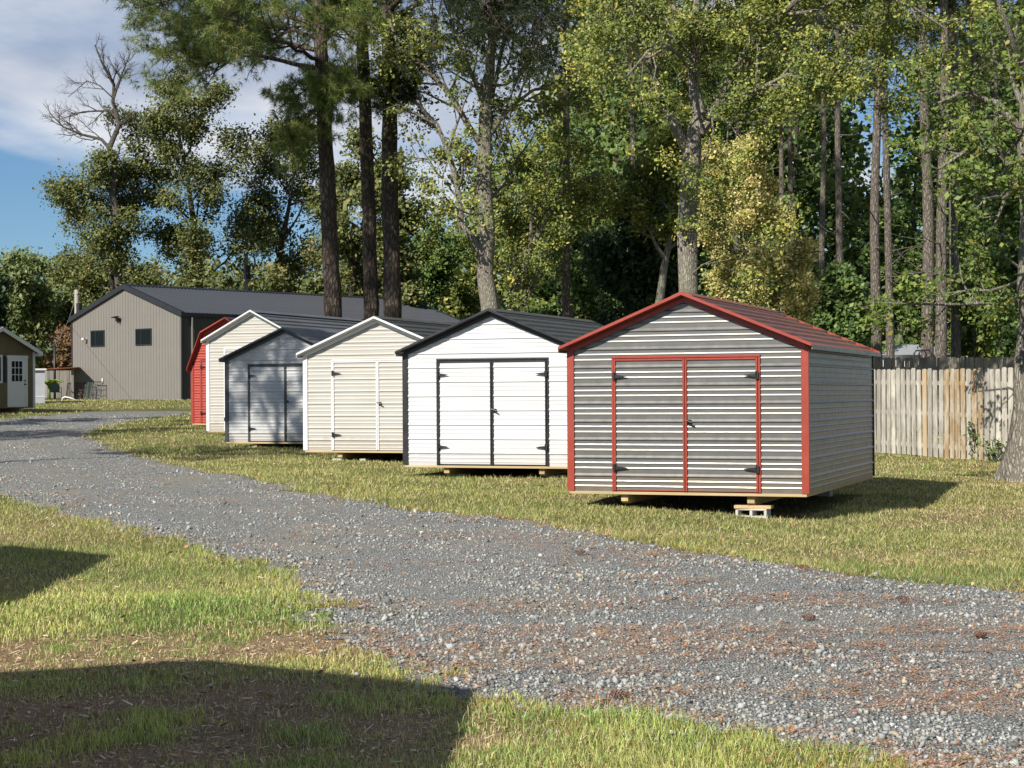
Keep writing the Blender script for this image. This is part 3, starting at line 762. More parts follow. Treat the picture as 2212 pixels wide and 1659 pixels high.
simple_shed('second shed left of the picture, seen only by its pointed shadow on the lawn', -5.87, 14.1, math.radians(-3), 4.0, 4.9, 2.4, 0.9)

# ------------------------------------------------------------------ charcoal roofed metal building
def big_building():
    cr = at(394, 864, 86.0); yaw = math.atan2(-0.66, 0.75); W, L, H, rise = 9.2, 20.4, 4.27, 1.52
    c, s = math.cos(yaw), math.sin(yaw)
    cx, cy = cr.x - c * W / 2, cr.y - s * W / 2; z0 = cr.z - 0.02
    root = empty('metal_building', (cx, cy, z0), yaw, 'large grey metal building with charcoal roof and two small dark windows', 'building')
    hw = W / 2
    MB().prism([(-hw + 0.05, -0.6), (hw - 0.05, -0.6), (hw - 0.05, H - 0.05), (0, H + rise - 0.05), (-hw + 0.05, H - 0.05)], 0.05, L - 0.05).build('wall_core', M['core'], root)
    MB().box(-hw - 0.05, hw + 0.05, -0.06, L + 0.05, -0.7, 0.0).build('foundation', M['concrete'], root)
    n = 40; p = W / n
    gt = lambda x: H + rise * (1 - abs(x) / hw)
    for i in range(n):
        x0 = -hw + i * p; x1 = x0 + p
        xs = [x0, x0 + 0.014, x0 + 0.028, x0 + 0.05, x0 + 0.064, x1]; ys = [0, 0, -0.022, -0.022, 0, 0]
        vs = [(x, y, 0.0) for x, y in zip(xs, ys)] + [(x, y, gt(x)) for x, y in zip(xs, ys)]
        me = bpy.data.meshes.new('wall_panel'); me.from_pydata(vs, [], [(k, k + 1, k + 7, k + 6) for k in range(5)]); me.update()
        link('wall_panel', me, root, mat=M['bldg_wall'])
    ns = int(L / p); ps = L / ns
    vs = [(x, y, z) for z in (0.0, H) for x, y in zip([0, 0.014, 0.028, 0.05, 0.064, ps], [0, 0, -0.022, -0.022, 0, 0])]
    me = bpy.data.meshes.new('wall_panel'); me.from_pydata(vs, [], [(k, k + 1, k + 7, k + 6) for k in range(5)]); me.update()
    for i in range(ns):
        link('wall_panel', me, root, mat=M['bldg_side_shaded'], matrix=Matrix.Translation((hw, i * ps, 0)) @ Matrix.Rotation(math.pi / 2, 4, 'Z'))
    # roof sheets, ribs running down the slope
    ov = 0.12; sl = rise / hw; ln = math.hypot(hw + ov, (hw + ov) * sl)
    vs = [(x, y, z) for z in (0.0, ln) for x, y in zip([0, 0.012, 0.030, 0.06, 0.078, ps], [0, 0, -0.03, -0.03, 0, 0])]
    me = bpy.data.meshes.new('roof_panel'); me.from_pydata(vs, [], [(k, k + 1, k + 7, k + 6) for k in range(5)]); me.update()
    for side in (1, -1):
        xe, ze = side * (hw + ov), H - ov * sl + 0.06
        Z = Vector((-side * (hw + ov), 0, (hw + ov) * sl)).normalized(); X = Vector((0, side, 0)); Y = Z.cross(X)
        R = Matrix((X, Y, Z)).transposed().to_4x4()
        for i in range(ns):
            R2 = R.copy(); R2.translation = Vector((xe, i * ps if side == 1 else (i + 1) * ps, ze))
            link('roof_panel', me, root, mat=M['bldg_roof'], matrix=R2)
    pts = [(-hw - ov, H - ov * sl), (0, H + rise), (hw + ov, H - ov * sl)]
    for y0, y1 in ((-0.14, 0.06), (L - 0.06, L + 0.14)):
        for a, b in zip(pts[:-1], pts[1:]):
            MB().prism([(a[0], a[1] + 0.11), (b[0], b[1] + 0.11), (b[0], b[1] - 0.14), (a[0], a[1] - 0.14)], y0, y1).build('rake_trim', M['bldg_trim'], root)
    MB().prism([(-0.22, H + rise - 0.22 * sl + 0.10), (0, H + rise + 0.12), (0.22, H + rise - 0.22 * sl + 0.10), (0, H + rise + 0.08)], 0.061, L - 0.061).build('ridge_cap', M['bldg_trim'], root)
    for sx in (-1, 1):
        MB().box(min(sx * (hw + 0.02), sx * (hw + ov)), max(sx * (hw + 0.02), sx * (hw + ov)), 0.061, L - 0.061, H - 0.16, H + 0.02).build('gutter', M['bldg_trim'], root)
        xa, xb = sorted((sx * (hw - 0.07), sx * (hw + 0.03)))
        MB().box(xa, xb, -0.035, 0.10, 0.0, H - 0.15).build('corner_trim', M['bldg_trim'], root)
    MB().tube([(hw + 0.10, 0.55, H - 0.2), (hw + 0.10, 0.55, 0.05)], 0.05, 8).build('downspout', M['bldg_wall'], root)
    # two windows
    for (xa, xb, za, zb) in ((-2.90, -1.72, 2.78, 3.62), (0.90, 2.20, 2.76, 3.60)):
        w = empty('window', (0, 0, 0)); w.parent = root
        b = MB(); f = 0.05; y0, y1 = -0.045, 0.0
        b.box(xa, xb, y0, y1, za, za + f); b.box(xa, xb, y0, y1, zb - f, zb); b.box(xa, xa + f, y0 + 0.001, y1, za + f, zb - f); b.box(xb - f, xb, y0 + 0.001, y1, za + f, zb - f)
        xm = xa + (xb - xa) * 0.36
        b.box(xm - 0.02, xm + 0.02, y0 + 0.002, y1, za + f, zb - f)
        b.build('frame', M['bldg_trim'], w)
        MB().box(xa + f, xm - 0.02, -0.030, -0.024, za + f, zb - f).build('pane', M['glass'], w)
        MB().box(xm + 0.02, xb - f, -0.030, -0.024, za + f, zb - f).build('pane', M['glass'], w)
    b = MB(); b.box(-0.62, -0.36, -0.30, -0.20, 4.18, 4.24); b.box(-0.46, -0.36, -0.26, -0.02, 4.02, 4.20); b.prism([(-0.70, 4.24), (-0.30, 4.28), (-0.30, 4.22), (-0.70, 4.20)], -0.36, -0.14)
    b.build('floodlight', M['iron'], root)
    b = MB(); b.tube([(-3.28, -0.02, 3.20), (-3.28, -0.16, 3.20)], 0.05, 8); b.box(-3.36, -3.18, -0.28, -0.15, 3.15, 3.25); b.build('security_camera', M['white_trim'], root)
    MB().box(-1.92, -1.82, -0.075, -0.022, 0.92, 1.14).build('outlet_box', M['white_trim'], root, bevel=0.01)
    return root
M['bldg_side_shaded'] = paint('shaded_side_panel', (0.05, 0.048, 0.044), 0.45, 0, 0.5, 0.05)  # wall paint darkened: the side wall's shade is put into the colour
BLDG = big_building()

# ------------------------------------------------------------------ olive tan shed at the left edge
M['olive'] = paint('olive_siding', (0.15, 0.125, 0.072), 0.8, 0, 0.2, 0.08)
M['navy'] = paint('navy_shutter', (0.012, 0.014, 0.022), 0.5, 0, 0.4, 0.1)
M['shingle'] = paint('black_shingle', (0.03, 0.03, 0.032), 0.95, 0, 0.1, 0.25, 6)
def cottage_shed():
    n = Vector((0.875, -0.483)); r = Vector((0.483, 0.875)); W, L, H, rise = 3.66, 4.9, 2.14, 0.80
    p = at(74.5, 881, 66.0); cx, cy = p.x - r.x * W / 2, p.y - r.y * W / 2
    root = empty('cottage_shed', (cx, cy, p.z), math.atan2(r.y, r.x), 'olive tan cottage shed with white door and white corner trim at the left edge', 'shed')
    SHED_FOOT.append((cx, cy, math.atan2(r.y, r.x), W, L))
    hw = W / 2
    MB().prism([(-hw, 0), (hw, 0), (hw, H), (0, H + rise), (-hw, H)], 0, L).build('wall', M['olive'], root)
    MB().box(-hw, hw, -0.012, 0.0, 2.02, 2.06).build('band_board', M['olive'], root)
    for x0, x1 in ((-hw - 0.02, -hw + 0.085), (hw - 0.085, hw + 0.02)):
        MB().box(x0, x1, -0.025, -0.0, 0, H - 0.03).build('corner_trim', M['white_trim'], root)
    for s in (-1, 1):
        xe, ze = s * (hw + 0.20), H - 0.20 * rise / hw
        MB().prism([(xe, ze), (0, H + rise), (0, H + rise + 0.06), (xe, ze + 0.06)], -0.22, L + 0.2).build('roof', M['shingle'], root)
        MB().prism([(xe, ze + 0.04), (0, H + rise + 0.04), (0, H + rise - 0.11), (xe, ze - 0.11)], -0.25, -0.221).build('rake_trim', M['white_trim'], root)
        MB().box(min(xe, xe - s * 0.18), max(xe, xe - s * 0.18), -0.22, -0.03, ze - 0.115, ze - 0.01).build('eave_return', M['white_trim'], root)
    d = empty('door', (0, 0, 0)); d.parent = root
    x0, x1, zt = 0.44, 1.46, 1.95
    b = MB(); b.box(x0, x0 + 0.10, -0.03, 0, 0.06, zt - 0.1); b.box(x1 - 0.10, x1, -0.03, 0, 0.06, zt - 0.1); b.box(x0 - 0.03, x1 + 0.03, -0.032, 0, zt - 0.1, zt); b.box(x0, x1, -0.029, 0, 0.04, 0.11)
    b.build('casing', M['white_trim'], d)
    b = MB(); b.box(x0 + 0.1, x1 - 0.1, -0.018, 0, 0.11, 0.98); b.box(x0 + 0.1, x0 + 0.2, -0.018, 0, 0.98, zt - 0.1); b.box(x1 - 0.26, x1 - 0.1, -0.018, 0, 0.98, zt - 0.1); b.box(x0 + 0.2, x1 - 0.26, -0.018, 0, zt - 0.2, zt - 0.1)
    for z in (0.28, 0.62): b.box(x0 + 0.22, x1 - 0.28, -0.024, -0.018, z, z + 0.20)
    b.build('slab', M['white_trim'], d)
    gx0, gx1, g0, g1 = x0 + 0.2, x1 - 0.26, 0.98, zt - 0.2
    for i in range(3):
        for j in range(3):
            MB().box(gx0 + (gx1 - gx0) * i / 3 + 0.012, gx0 + (gx1 - gx0) * (i + 1) / 3 - 0.012, -0.010, -0.004, g0 + (g1 - g0) * j / 3 + 0.012, g0 + (g1 - g0) * (j + 1) / 3 - 0.012).build('pane', M['glass'], d)
    b = MB()
    for i in range(4): xx = gx0 + (gx1 - gx0) * i / 3; b.box(xx - 0.013, xx + 0.013, -0.020, -0.003, g0, g1)
    for j in range(4): zz = g0 + (g1 - g0) * j / 3; b.box(gx0, gx1, -0.0195, -0.003, zz - 0.013, zz + 0.013)
    b.build('muntin', M['white_trim'], d)
    b = MB(); b.tube([(x1 - 0.15, -0.018, 1.02), (x1 - 0.15, -0.07, 1.02)], 0.022, 8); b.tube([(x1 - 0.15, -0.018, 0.88), (x1 - 0.15, -0.075, 0.88)], 0.028, 8); b.build('knob', M['iron'], d)
    MB().box(0.20, 0.385, -0.03, 0, 0.95, 1.92).build('shutter', M['navy'], root); MB().box(-0.95, -0.765, -0.03, 0, 0.95, 1.92).build('shutter', M['navy'], root)
    w = empty('window', (0, 0, 0)); w.parent = root
    b = MB(); b.box(-0.76, -0.68, -0.03, 0, 0.92, 1.96); b.box(0.11, 0.19, -0.03, 0, 0.92, 1.96); b.box(-0.68, 0.11, -0.03, 0, 0.92, 1.0); b.box(-0.68, 0.11, -0.03, 0, 1.88, 1.96); b.build('casing', M['white_trim'], w)
    MB().box(-0.68, 0.11, -0.012, -0.002, 1.0, 1.88).build('pane', M['glass'], w)
    for x in (-1.2, 1.2): MB().box(x - 0.07, x + 0.07, 0.02, L, -0.28, -0.001).build('skid', M['skid_lumber'], root)
    return root
cottage_shed()

# ------------------------------------------------------------------ things between the olive shed and the building
M['weathered'] = wood('weathered_boards', (0.16, 0.145, 0.125), (0.27, 0.25, 0.22), (30, 30, 1.5))
M['pale_box'] = paint('pale_gray_siding', (0.40, 0.42, 0.45), 0.6, 0, 0.3, 0.08)
M['rust'] = paint('rusty_sheet', (0.20, 0.075, 0.04), 0.8, 0, 0.2, 0.3, 4)
M['rustbar'] = paint('rusty_bar', (0.16, 0.10, 0.07), 0.8, 0, 0.2, 0.3, 8)
M['greenbar'] = paint('green_bar', (0.03, 0.07, 0.05), 0.6, 0, 0.3, 0.2)
M['pvc'] = paint('white_pipe', (0.75, 0.75, 0.72), 0.5, 0, 0.4, 0.05)
p = at(86, 865, 80.0); g = gzf(p.x, p.y)
root = empty('utility_shed', (p.x, p.y, g), math.radians(15), 'small pale grey utility shed behind the olive tan shed', 'shed')
MB().box(-1.6, 0.22, 0, 1.6, -0.2, 1.52).build('wall', M['pale_box'], root)
MB().box(-1.7, 0.30, -0.10, 1.7, 1.52, 1.60).build('roof', M['white_trim'], root)
MB().box(-1.61, 0.23, -0.012, 0, 0.30, 0.34).build('trim_band', M['white_trim'], root)
p = at(100, 797, 90.0)
root = empty('lean_to', (p.x, p.y, gzf(p.x, p.y)), math.radians(10), 'low lean-to with rusty red sheet roof behind the olive tan shed', 'lean-to')
hz = p.z - root.location.z
for x in (-2.2, 1.3): MB().box(x - 0.06, x + 0.06, 0, 0.12, -0.1, hz - 0.02).build('post', M['weathered'], root)
b = MB(); b.prism([(-2.6, hz - 0.18), (1.6, hz + 0.05), (1.6, hz + 0.10), (-2.6, hz - 0.13)], -0.3, 3.2); b.build('roof', M['rust'], root)
def plank_fence(label, a, b2, pw, gap, h, mat, pick, seed, back=False, dog=True, name='wooden_fence', group=None):
    """boards one by one from point a to point b2, rails behind; pick(i, t) may return another material"""
    d = Vector((b2[0] - a[0], b2[1] - a[1])); ln = d.length; d /= ln; yaw = math.atan2(d.y, d.x)
    root = empty(name, (a[0], a[1], gzf(*a)), yaw, label, 'fence', group)
    r = random.Random(seed); n = int(ln / (pw + gap)); z0 = root.location.z
    vars_ = []
    for q in range(5):
        hh = h * (1 + r.uniform(-0.012, 0.012)); w = pw * r.uniform(0.94, 1.04); cc = w * 0.22
        poly = [(0, 0), (w, 0), (w, hh - cc), (w - cc, hh), (cc, hh), (0, hh - cc)] if dog else [(0, 0), (w, 0), (w, hh), (0, hh)]
        vars_.append({})
        vars_[q]['poly'] = poly
    for i in range(n):
        x = i * (pw + gap); wx, wy = a[0] + d.x * x, a[1] + d.y * x
        zz = gzf(wx, wy) - z0 + 0.01
        m = pick(i, x / ln); q = r.randrange(5)
        if m.name not in vars_[q]: vars_[q][m.name] = MB().prism(vars_[q]['poly'], -0.018, 0.0).mesh('picket')
        o = link('picket', vars_[q][m.name], root, (x, r.uniform(-0.003, 0.003), zz), m)
        o.rotation_euler = (0, r.uniform(-0.012, 0.012), 0)
        if back:
            o = link('back_picket', vars_[q][m.name], root, (x + pw * 0.5 + gap * 0.5, 0.062, zz), m)
    for zf in (0.13, 0.5, 0.85):
        ne = max(2, int(ln / 2.4)); 
        for j in range(ne):
            xa, xb = ln * j / ne, ln * (j + 1) / ne
            za = gzf(a[0] + d.x * xa, a[1] + d.y * xa) - z0; zb = gzf(a[0] + d.x * xb, a[1] + d.y * xb) - z0
            MB().prism([(xa, za + h * zf - 0.042), (xb - 0.004, zb + h * zf - 0.042), (xb - 0.004, zb + h * zf + 0.042), (xa, za + h * zf + 0.042)], 0.004, 0.042).build('rail', mat, root)
            if zf == 0.5: MB().box(xa - 0.045, xa + 0.045, 0.045, 0.135, za - 0.2, za + h * 0.93).build('post', mat, root)
    return root
pa = at(96, 850, 100.0); pb = at(158, 850, 100.0)
plank_fence('weathered grey board fence behind the banana plant, left of the metal building', (pa.x, pa.y), (pb.x, pb.y), 0.14, 0.004, 1.55, M['weathered'], lambda i, t: M['weathered'], 3, dog=False)

def bar_panel(label, x0, x1, h, n, mat, tilt, hoops=0, seed=1):
    """a welded bar panel leaning on the building's gable; x in the building's own metres"""
    q = local_to_world(BLDG, x0, -0.45, 0); q.z = gzf(q.x, q.y)
    root = empty('bar_gate', q, BLDG.rotation_euler[2], label, 'gate', 'bar gates leaning on the building')
    root.rotation_euler = (tilt, 0, BLDG.rotation_euler[2]); w = x1 - x0; r = random.Random(seed)
    b = MB()
    for z in (0.03, h): b.tube([(0, 0, z), (w, 0, z)], 0.02, 5)
    for x in (0, w): b.tube([(x, 0, 0), (x, 0, h)], 0.022, 5)
    b.build('frame', mat, root)
    for i in range(1, n):
        x = w * i / n + r.uniform(-0.01, 0.01); MB().tube([(x, 0, 0.03), (x, 0, h)], 0.014, 5).build('bar', mat, root)
    for i in range(hoops):
        MB().tube([(w * 0.1 + w * 0.8 * t, -0.12 * math.sin(math.pi * t), h * (0.25 + 0.28 * i)) for t in (0, .25, .5, .75, 1)], 0.012, 5).build('hoop', mat, root)
bar_panel('rusty bar gate leaning at the left corner of the metal building', -4.55, -3.75, 0.86, 7, M['rustbar'], -0.2, 0, 1)
bar_panel('rusty bar gate with hoops in the middle of the leaning gates', -3.70, -2.75, 0.88, 8, M['rustbar'], -0.22, 3, 2)
bar_panel('dark green bar gate leaning third from the building corner', -2.95, -2.45, 0.86, 6, M['greenbar'], -0.18, 0, 3)
bar_panel('right most bar gate with hoops below the white outlet box', -2.40, -1.55, 0.92, 6, M['bldg_trim'], -0.2, 3, 4)
pts = [at(134, 866, 84), at(135, 860, 84), at(140, 857.5, 84), at(150, 859, 84), at(168, 865, 84)]
pts[0].z = gzf(pts[0].x, pts[0].y); pts[-1].z = gzf(pts[-1].x, pts[-1].y) + 0.02
tag(MB().tube(pts, 0.035, 8).build('bent_pipe', M['pvc'], smooth=True), 'bent white plastic pipe lying on the grass before the leaning panels', 'pipe')
# metal lawn chair
p = at(119, 862, 92.0); g = gzf(p.x, p.y)
root = empty('lawn_chair', (p.x, p.y, g), math.radians(20), 'pale green metal lawn chair beside the banana plant', 'chair')
M['chair_green'] = paint('chair_green', (0.20, 0.30, 0.27), 0.5, 0, 0.4, 0.1)
MB().box(-0.27, 0.27, -0.25, 0.25, 0.38, 0.42).build('seat', M['chair_green'], root, bevel=0.015)
MB().prism([(-0.26, 0.0), (0.26, 0.0), (0.27, 0.30), (0.20, 0.46), (-0.20, 0.46), (-0.27, 0.30)], -0.02, 0.02).build('backrest', M['chair_green'], root, matrix=Matrix.Translation((0, 0.27, 0.42)) @ Matrix.Rotation(-0.25, 4, 'X'))
for sx in (-1, 1): MB().tube([(sx * 0.28, 0.3, 0.62), (sx * 0.30, -0.22, 0.62), (sx * 0.30, -0.26, 0.30), (sx * 0.28, -0.26, 0.02), (sx * 0.28, 0.30, 0.02)], 0.018, 6).build('arm_leg', M['chair_green'], root)
# poles
M['pole'] = wood('pole_wood', (0.24, 0.21, 0.17), (0.40, 0.36, 0.30), (14, 14, 1.0))
def pole(label, px, ytop, depth, r):
    p = at(px, ytop, depth); g = gzf(p.x, p.y)
    root = empty('utility_pole', (p.x, p.y, g), 0.3, label, 'pole')
    MB().tube([(0, 0, -0.5), (0, 0, p.z - g)], [r * 1.2, r], 10).build('shaft', M['pole'], root)
    b = MB(); b.tube([(0.12, -0.12, p.z - g - 1.7), (0.12, -0.12, p.z - g - 0.8)], 0.17, 10); b.build('transformer', M['iron'], root)
    MB().box(-0.05, 0.05, -0.2, -0.1, p.z - g - 0.25, p.z - g - 0.15).build('insulator', M['concrete'], root)
    return Vector((p.x, p.y, p.z))
q1 = pole('utility pole with black transformer behind the left gable of the metal building', 166, 626, 104, 0.14)
q2 = pole('utility pole rising behind the ridge of the metal building', 531, 548, 118, 0.15)
def wire(label, a, b2, sag):
    pts = []
    for i in range(13):
        t = i / 12; p = a.lerp(b2, t); p.z -= sag * 4 * t * (1 - t); pts.append(p)
    tag(MB().tube(pts, 0.008, 4).build('overhead_wire', M['wire']), label, 'wire')
M['wire'] = paint('wire', (0.30, 0.30, 0.29), 0.6, 0, 0.3, 0.1)
wire('overhead wire running from the left pole down to the olive tan shed', q1 - Vector((0, 0.1, 0.2)), at(80, 752, 67), 1.0)
p = at(118, 760, 95.0); g = gzf(p.x, p.y)
tag(MB().tube([(p.x, p.y, g - 0.3), (p.x, p.y, p.z + 0.4)], 0.07, 8).build('dark_post', M['iron'], smooth=True), 'dark metal post standing behind the lawn chair', 'post')

# ------------------------------------------------------------------ fences on the right
M['picket_gray'] = wood('picket_gray', (0.32, 0.295, 0.25), (0.50, 0.47, 0.41), (22, 22, 1.3), stain=(0.25, 0.23, 0.19))
M['picket_pale'] = wood('picket_pale', (0.40, 0.37, 0.31), (0.56, 0.53, 0.46), (22, 22, 1.3), stain=(0.31, 0.28, 0.23))
M['picket_tan'] = wood('picket_tan', (0.30, 0.19, 0.09), (0.47, 0.345, 0.195), (22, 22, 1.3), stain=(0.46, 0.42, 0.34))
M['picket_dark'] = wood('picket_dark', (0.16, 0.14, 0.11), (0.30, 0.265, 0.22), (22, 22, 1.3))
def pick_front(i, t):
    r = random.Random(i * 7 + 3)
    k = (i / 31.0)
    if 0.36 < t < 0.56 and r.random() < 0.42: return M['picket_tan']
    return M['picket_pale'] if r.random() < 0.55 else M['picket_gray']
fa, fb = at(1896, 978, 38.0), at(2150, 996, 34.3)
d = (fb - fa); d.z = 0; d.normalize()
A, B = fa - d * 2.6, fb + d * 4.5
plank_fence('pale weathered picket fence with tan stained boards right of the red trimmed shed', (A.x, A.y), (B.x, B.y), 0.135, 0.05, 1.80, M['picket_gray'], pick_front, 11)
fa, fb = at(1880, 950, 50.0), at(2200, 950, 46.0)
d = (fb - fa); d.z = 0; d.normalize(); A, B = fa - d * 2.5, fb + d * 5
plank_fence('dark weathered board fence seen above the pale picket fence', (A.x, A.y), (B.x, B.y), 0.138, 0.02, 2.05, M['picket_dark'], lambda i, t: M['picket_dark'], 12)
# house beyond
M['house_wall'] = paint('house_siding', (0.62, 0.64, 0.66), 0.6, 0, 0.3, 0.05)
M['house_roof'] = paint('house_shingle', (0.26, 0.27, 0.285), 0.9, 0, 0.2, 0.1, 5)
p = at(1975, 800, 70.0); g = gzf(p.x, p.y); top = at(1975, 742, 70.0).z; ev = at(1975, 764, 70.0).z
root = empty('house', (p.x, p.y, g), math.radians(-14), 'pale house with light grey roof far behind the two fences', 'house')
hz, ez = top - g, ev - g
MB().box(-1.25, 1.25, 0, 5, -0.2, ez - 0.04).build('wall', M['house_wall'], root)
b = MB(); b.add([(-1.4, -0.3, ez - 0.05), (1.4, -0.3, ez - 0.05), (1.4, 5.3, ez - 0.05), (-1.4, 5.3, ez - 0.05), (-0.7, 1.6, hz), (0.6, 1.6, hz), (0.6, 3.4, hz), (-0.7, 3.4, hz)],
      [(0, 1, 5, 4), (1, 2, 6, 5), (2, 3, 7, 6), (3, 0, 4, 7), (4, 5, 6, 7), (3, 2, 1, 0)]); b.build('roof', M['house_roof'], root)
MB().box(-1.2, -0.6, -0.6, -0.001, -0.2, ez - 0.25).build('porch', M['house_wall'], root)
MB().box(0.1, 0.8, -0.03, 0.0, ez - 1.5, ez - 0.45).build('window', M['glass'], root)
# hoop of a pool ladder behind the fence
p = at(1999, 800, 56.0); g = gzf(p.x, p.y); zt = at(1999, 755, 56.0).z - g
root = empty('pool_ladder', (p.x, p.y, g), 0.1, 'black hoop of a ladder rising above the dark fence', 'ladder')
for y in (0, 0.5):
    MB().tube([(-0.2, y, 0), (-0.2, y, zt - 0.12), (-0.13, y, zt - 0.02), (0.13, y, zt - 0.02), (0.2, y, zt - 0.12), (0.2, y, 0)], 0.028, 8).build('rail', M['iron'], root, smooth=True)
for z in (0.4, 0.8, 1.2): MB().box(-0.2, 0.2, 0.0, 0.5, z, z + 0.04).build('step', M['iron'], root)
# car whose roof shows above the fence
def parked_car():
    p = at(2108, 800, 64.0); g = gzf(p.x, p.y); zt = at(2108, 768, 64).z - g
    root = empty('parked_car', (p.x, p.y, g), math.radians(8), 'silver parked car almost hidden behind the dark fence, only its roof showing', 'car')
    k = zt / 1.45
    M['car'] = paint('silver_car', (0.35, 0.36, 0.37), 0.3, 0.3, 0.5, 0.05)
    body = [(-2.1, .35), (2.1, .35), (2.15, .65), (1.9, .85), (1.1, .93), (-1.9, .95), (-2.15, .75)]
    MB().prism([(x, z * k) for x, z in body], -0.85, 0.85).build('body', M['car'], root, bevel=0.05)
    MB().prism([(x, z * k) for x, z in [(1.1, .94), (0.45, 1.38), (-0.2, 1.45), (-1.1, 1.40), (-1.85, .96)]], -0.72, 0.72).build('cabin', M['car'], root, bevel=0.05)
    MB().prism([(x, z * k) for x, z in [(0.95, .98), (0.40, 1.33), (-0.2, 1.37), (-1.05, 1.33), (-1.6, .99)]], -0.735, -0.721).build('side_window', M['glass'], root)
    for x in (-1.35, 1.35):
        for y in (-0.86, 0.66): MB().tube([(x, y, 0.31), (x, y + 0.2, 0.31)], 0.31, 14).build('wheel', M['iron'], root)
parked_car()
# ------------------------------------------------------------------ trees
M['bark_pine'] = bark('pine_bark', (0.045, 0.036, 0.03), (0.19, 0.15, 0.12), 9, 3.2, 0.05)
M['bark_gray'] = bark('gray_bark', (0.14, 0.122, 0.098), (0.42, 0.38, 0.315), 22, 5, 0.025, (0.26, 0.27, 0.19))
M['bark_edge'] = bark('pale_bark', (0.20, 0.175, 0.145), (0.52, 0.475, 0.40), 26, 7, 0.02)
M['bark_dark'] = bark('dark_bark', (0.035, 0.030, 0.025), (0.12, 0.105, 0.085), 22, 5, 0.03)
M['bark_dead'] = bark('dead_bark', (0.07, 0.06, 0.052), (0.17, 0.15, 0.13), 20, 5, 0.02)
M['leaf'] = leafmat('leaf', 0.24, 0.03)
M['needle'] = leafmat('needle', 0.32, 0.03)
UP = Vector((0, 0, 1))
def gv(R): return Vector((R.gauss(0, 1), R.gauss(0, 1), R.gauss(0, 1)))
def tubes_mesh(name, branches, sides=(10, 6, 4, 3, 3), knob=0.0, seed=0, flare=0.0):
    Vs, Fs, b = [], [], 0
    rr = np.random.default_rng(seed)
    for (lvl, pts, rad) in branches:
        k = sides[min(lvl, len(sides) - 1)]; n = len(pts)
        P = np.array([tuple(p) for p in pts]); T = np.gradient(P, axis=0); T /= np.linalg.norm(T, axis=1, keepdims=True) + 1e-9
        u = np.cross(T[0], (0.3, 0.9, 0.2)); u /= np.linalg.norm(u) + 1e-9
        U = np.zeros((n, 3))
        for i in range(n):
            u = u - T[i] * np.dot(u, T[i]); u /= np.linalg.norm(u) + 1e-9; U[i] = u
        Wv = np.cross(T, U); a = np.arange(k) * 2 * np.pi / k
        rad_ = np.array(rad)[:, None] * (np.ones((n, k)) if lvl or not knob else 1 + knob * rr.normal(size=(n, k)))
        if flare and lvl == 0 and rad[0] > 0.5: rad_ = rad_ * (1 + flare * (np.cos(3 * a + 0.8) + 0.6 * np.cos(5 * a + 2.0))[None] * np.exp(-np.maximum(0, P[:, 2:3] - P[0, 2]) / 0.45))
        ring = P[:, None] + (U[:, None] * np.cos(a)[None, :, None] + Wv[:, None] * np.sin(a)[None, :, None]) * rad_[:, :, None]
        i, j = np.meshgrid(np.arange(n - 1), np.arange(k), indexing='ij'); q = (i * k + j).ravel(); q2 = (i * k + (j + 1) % k).ravel()
        Vs.append(ring.reshape(-1, 3)); Fs.append(np.stack([q, q2, q2 + k, q + k], 1) + b); b += n * k
    return np_mesh(name, np.concatenate(Vs), np.concatenate(Fs), smooth=True)
def resample(pts, rad, step):
    out, ro = [pts[0]], [rad[0]]
    for (a, b, ra, rb) in zip(pts[:-1], pts[1:], rad[:-1], rad[1:]):
        n = max(1, int((b - a).length / step))
        for i in range(1, n + 1): out.append(a.lerp(b, i / n)); ro.append(ra + (rb - ra) * i / n)
    return out, ro
def grow(R, p, d, length, r0, lvl, S, out):
    n = S['seg'][lvl]; pts, rad = [p.copy()], [r0]; d = d.normalized()
    for i in range(n):
        d = (d + gv(R) * S['wob'][lvl] + UP * S['trop'][lvl]).normalized()
        p = p + d * (length / n); pts.append(p); rad.append(r0 * (1 - 0.82 * (i + 1) / n))
    out.append((lvl, pts, rad))
    if lvl < S['max']: spawn(R, pts, rad, lvl, length, S, out, S['t0'][lvl])
def spawn(R, pts, rad, lvl, length, S, out, t0=0.3, count=None, shape=None):
    n = count if count is not None else S['n'][lvl]
    az = R.uniform(0, 6.28)
    for j in range(n):
        t = t0 + (1 - t0) * (j + R.uniform(0.1, 0.9)) / n
        f = t * (len(pts) - 1); i = min(int(f), len(pts) - 2)
        p = pts[i].lerp(pts[i + 1], f - i); tan = (pts[i + 1] - pts[i]).normalized(); r = rad[i] + (rad[i + 1] - rad[i]) * (f - i)
        az += 2.4 + R.uniform(-0.5, 0.5)
        o = tan.orthogonal().normalized(); o2 = tan.cross(o)
        side = o * math.cos(az) + o2 * math.sin(az)
        ang = S['ang'][lvl] * R.uniform(0.75, 1.25)
        dd = tan * math.cos(ang) + side * math.sin(ang)
        if S.get('flat') and lvl >= 1: dd.z *= S['flat']; dd.normalize()
        ln = S['len'][lvl] * length * R.uniform(0.65, 1.2) * (shape(t) if shape else (1.15 - 0.6 * t))
        grow(R, p, dd, ln, min(r * 0.75, S['rad'][lvl] * (0.6 + 0.6 * R.random())), lvl + 1, S, out)
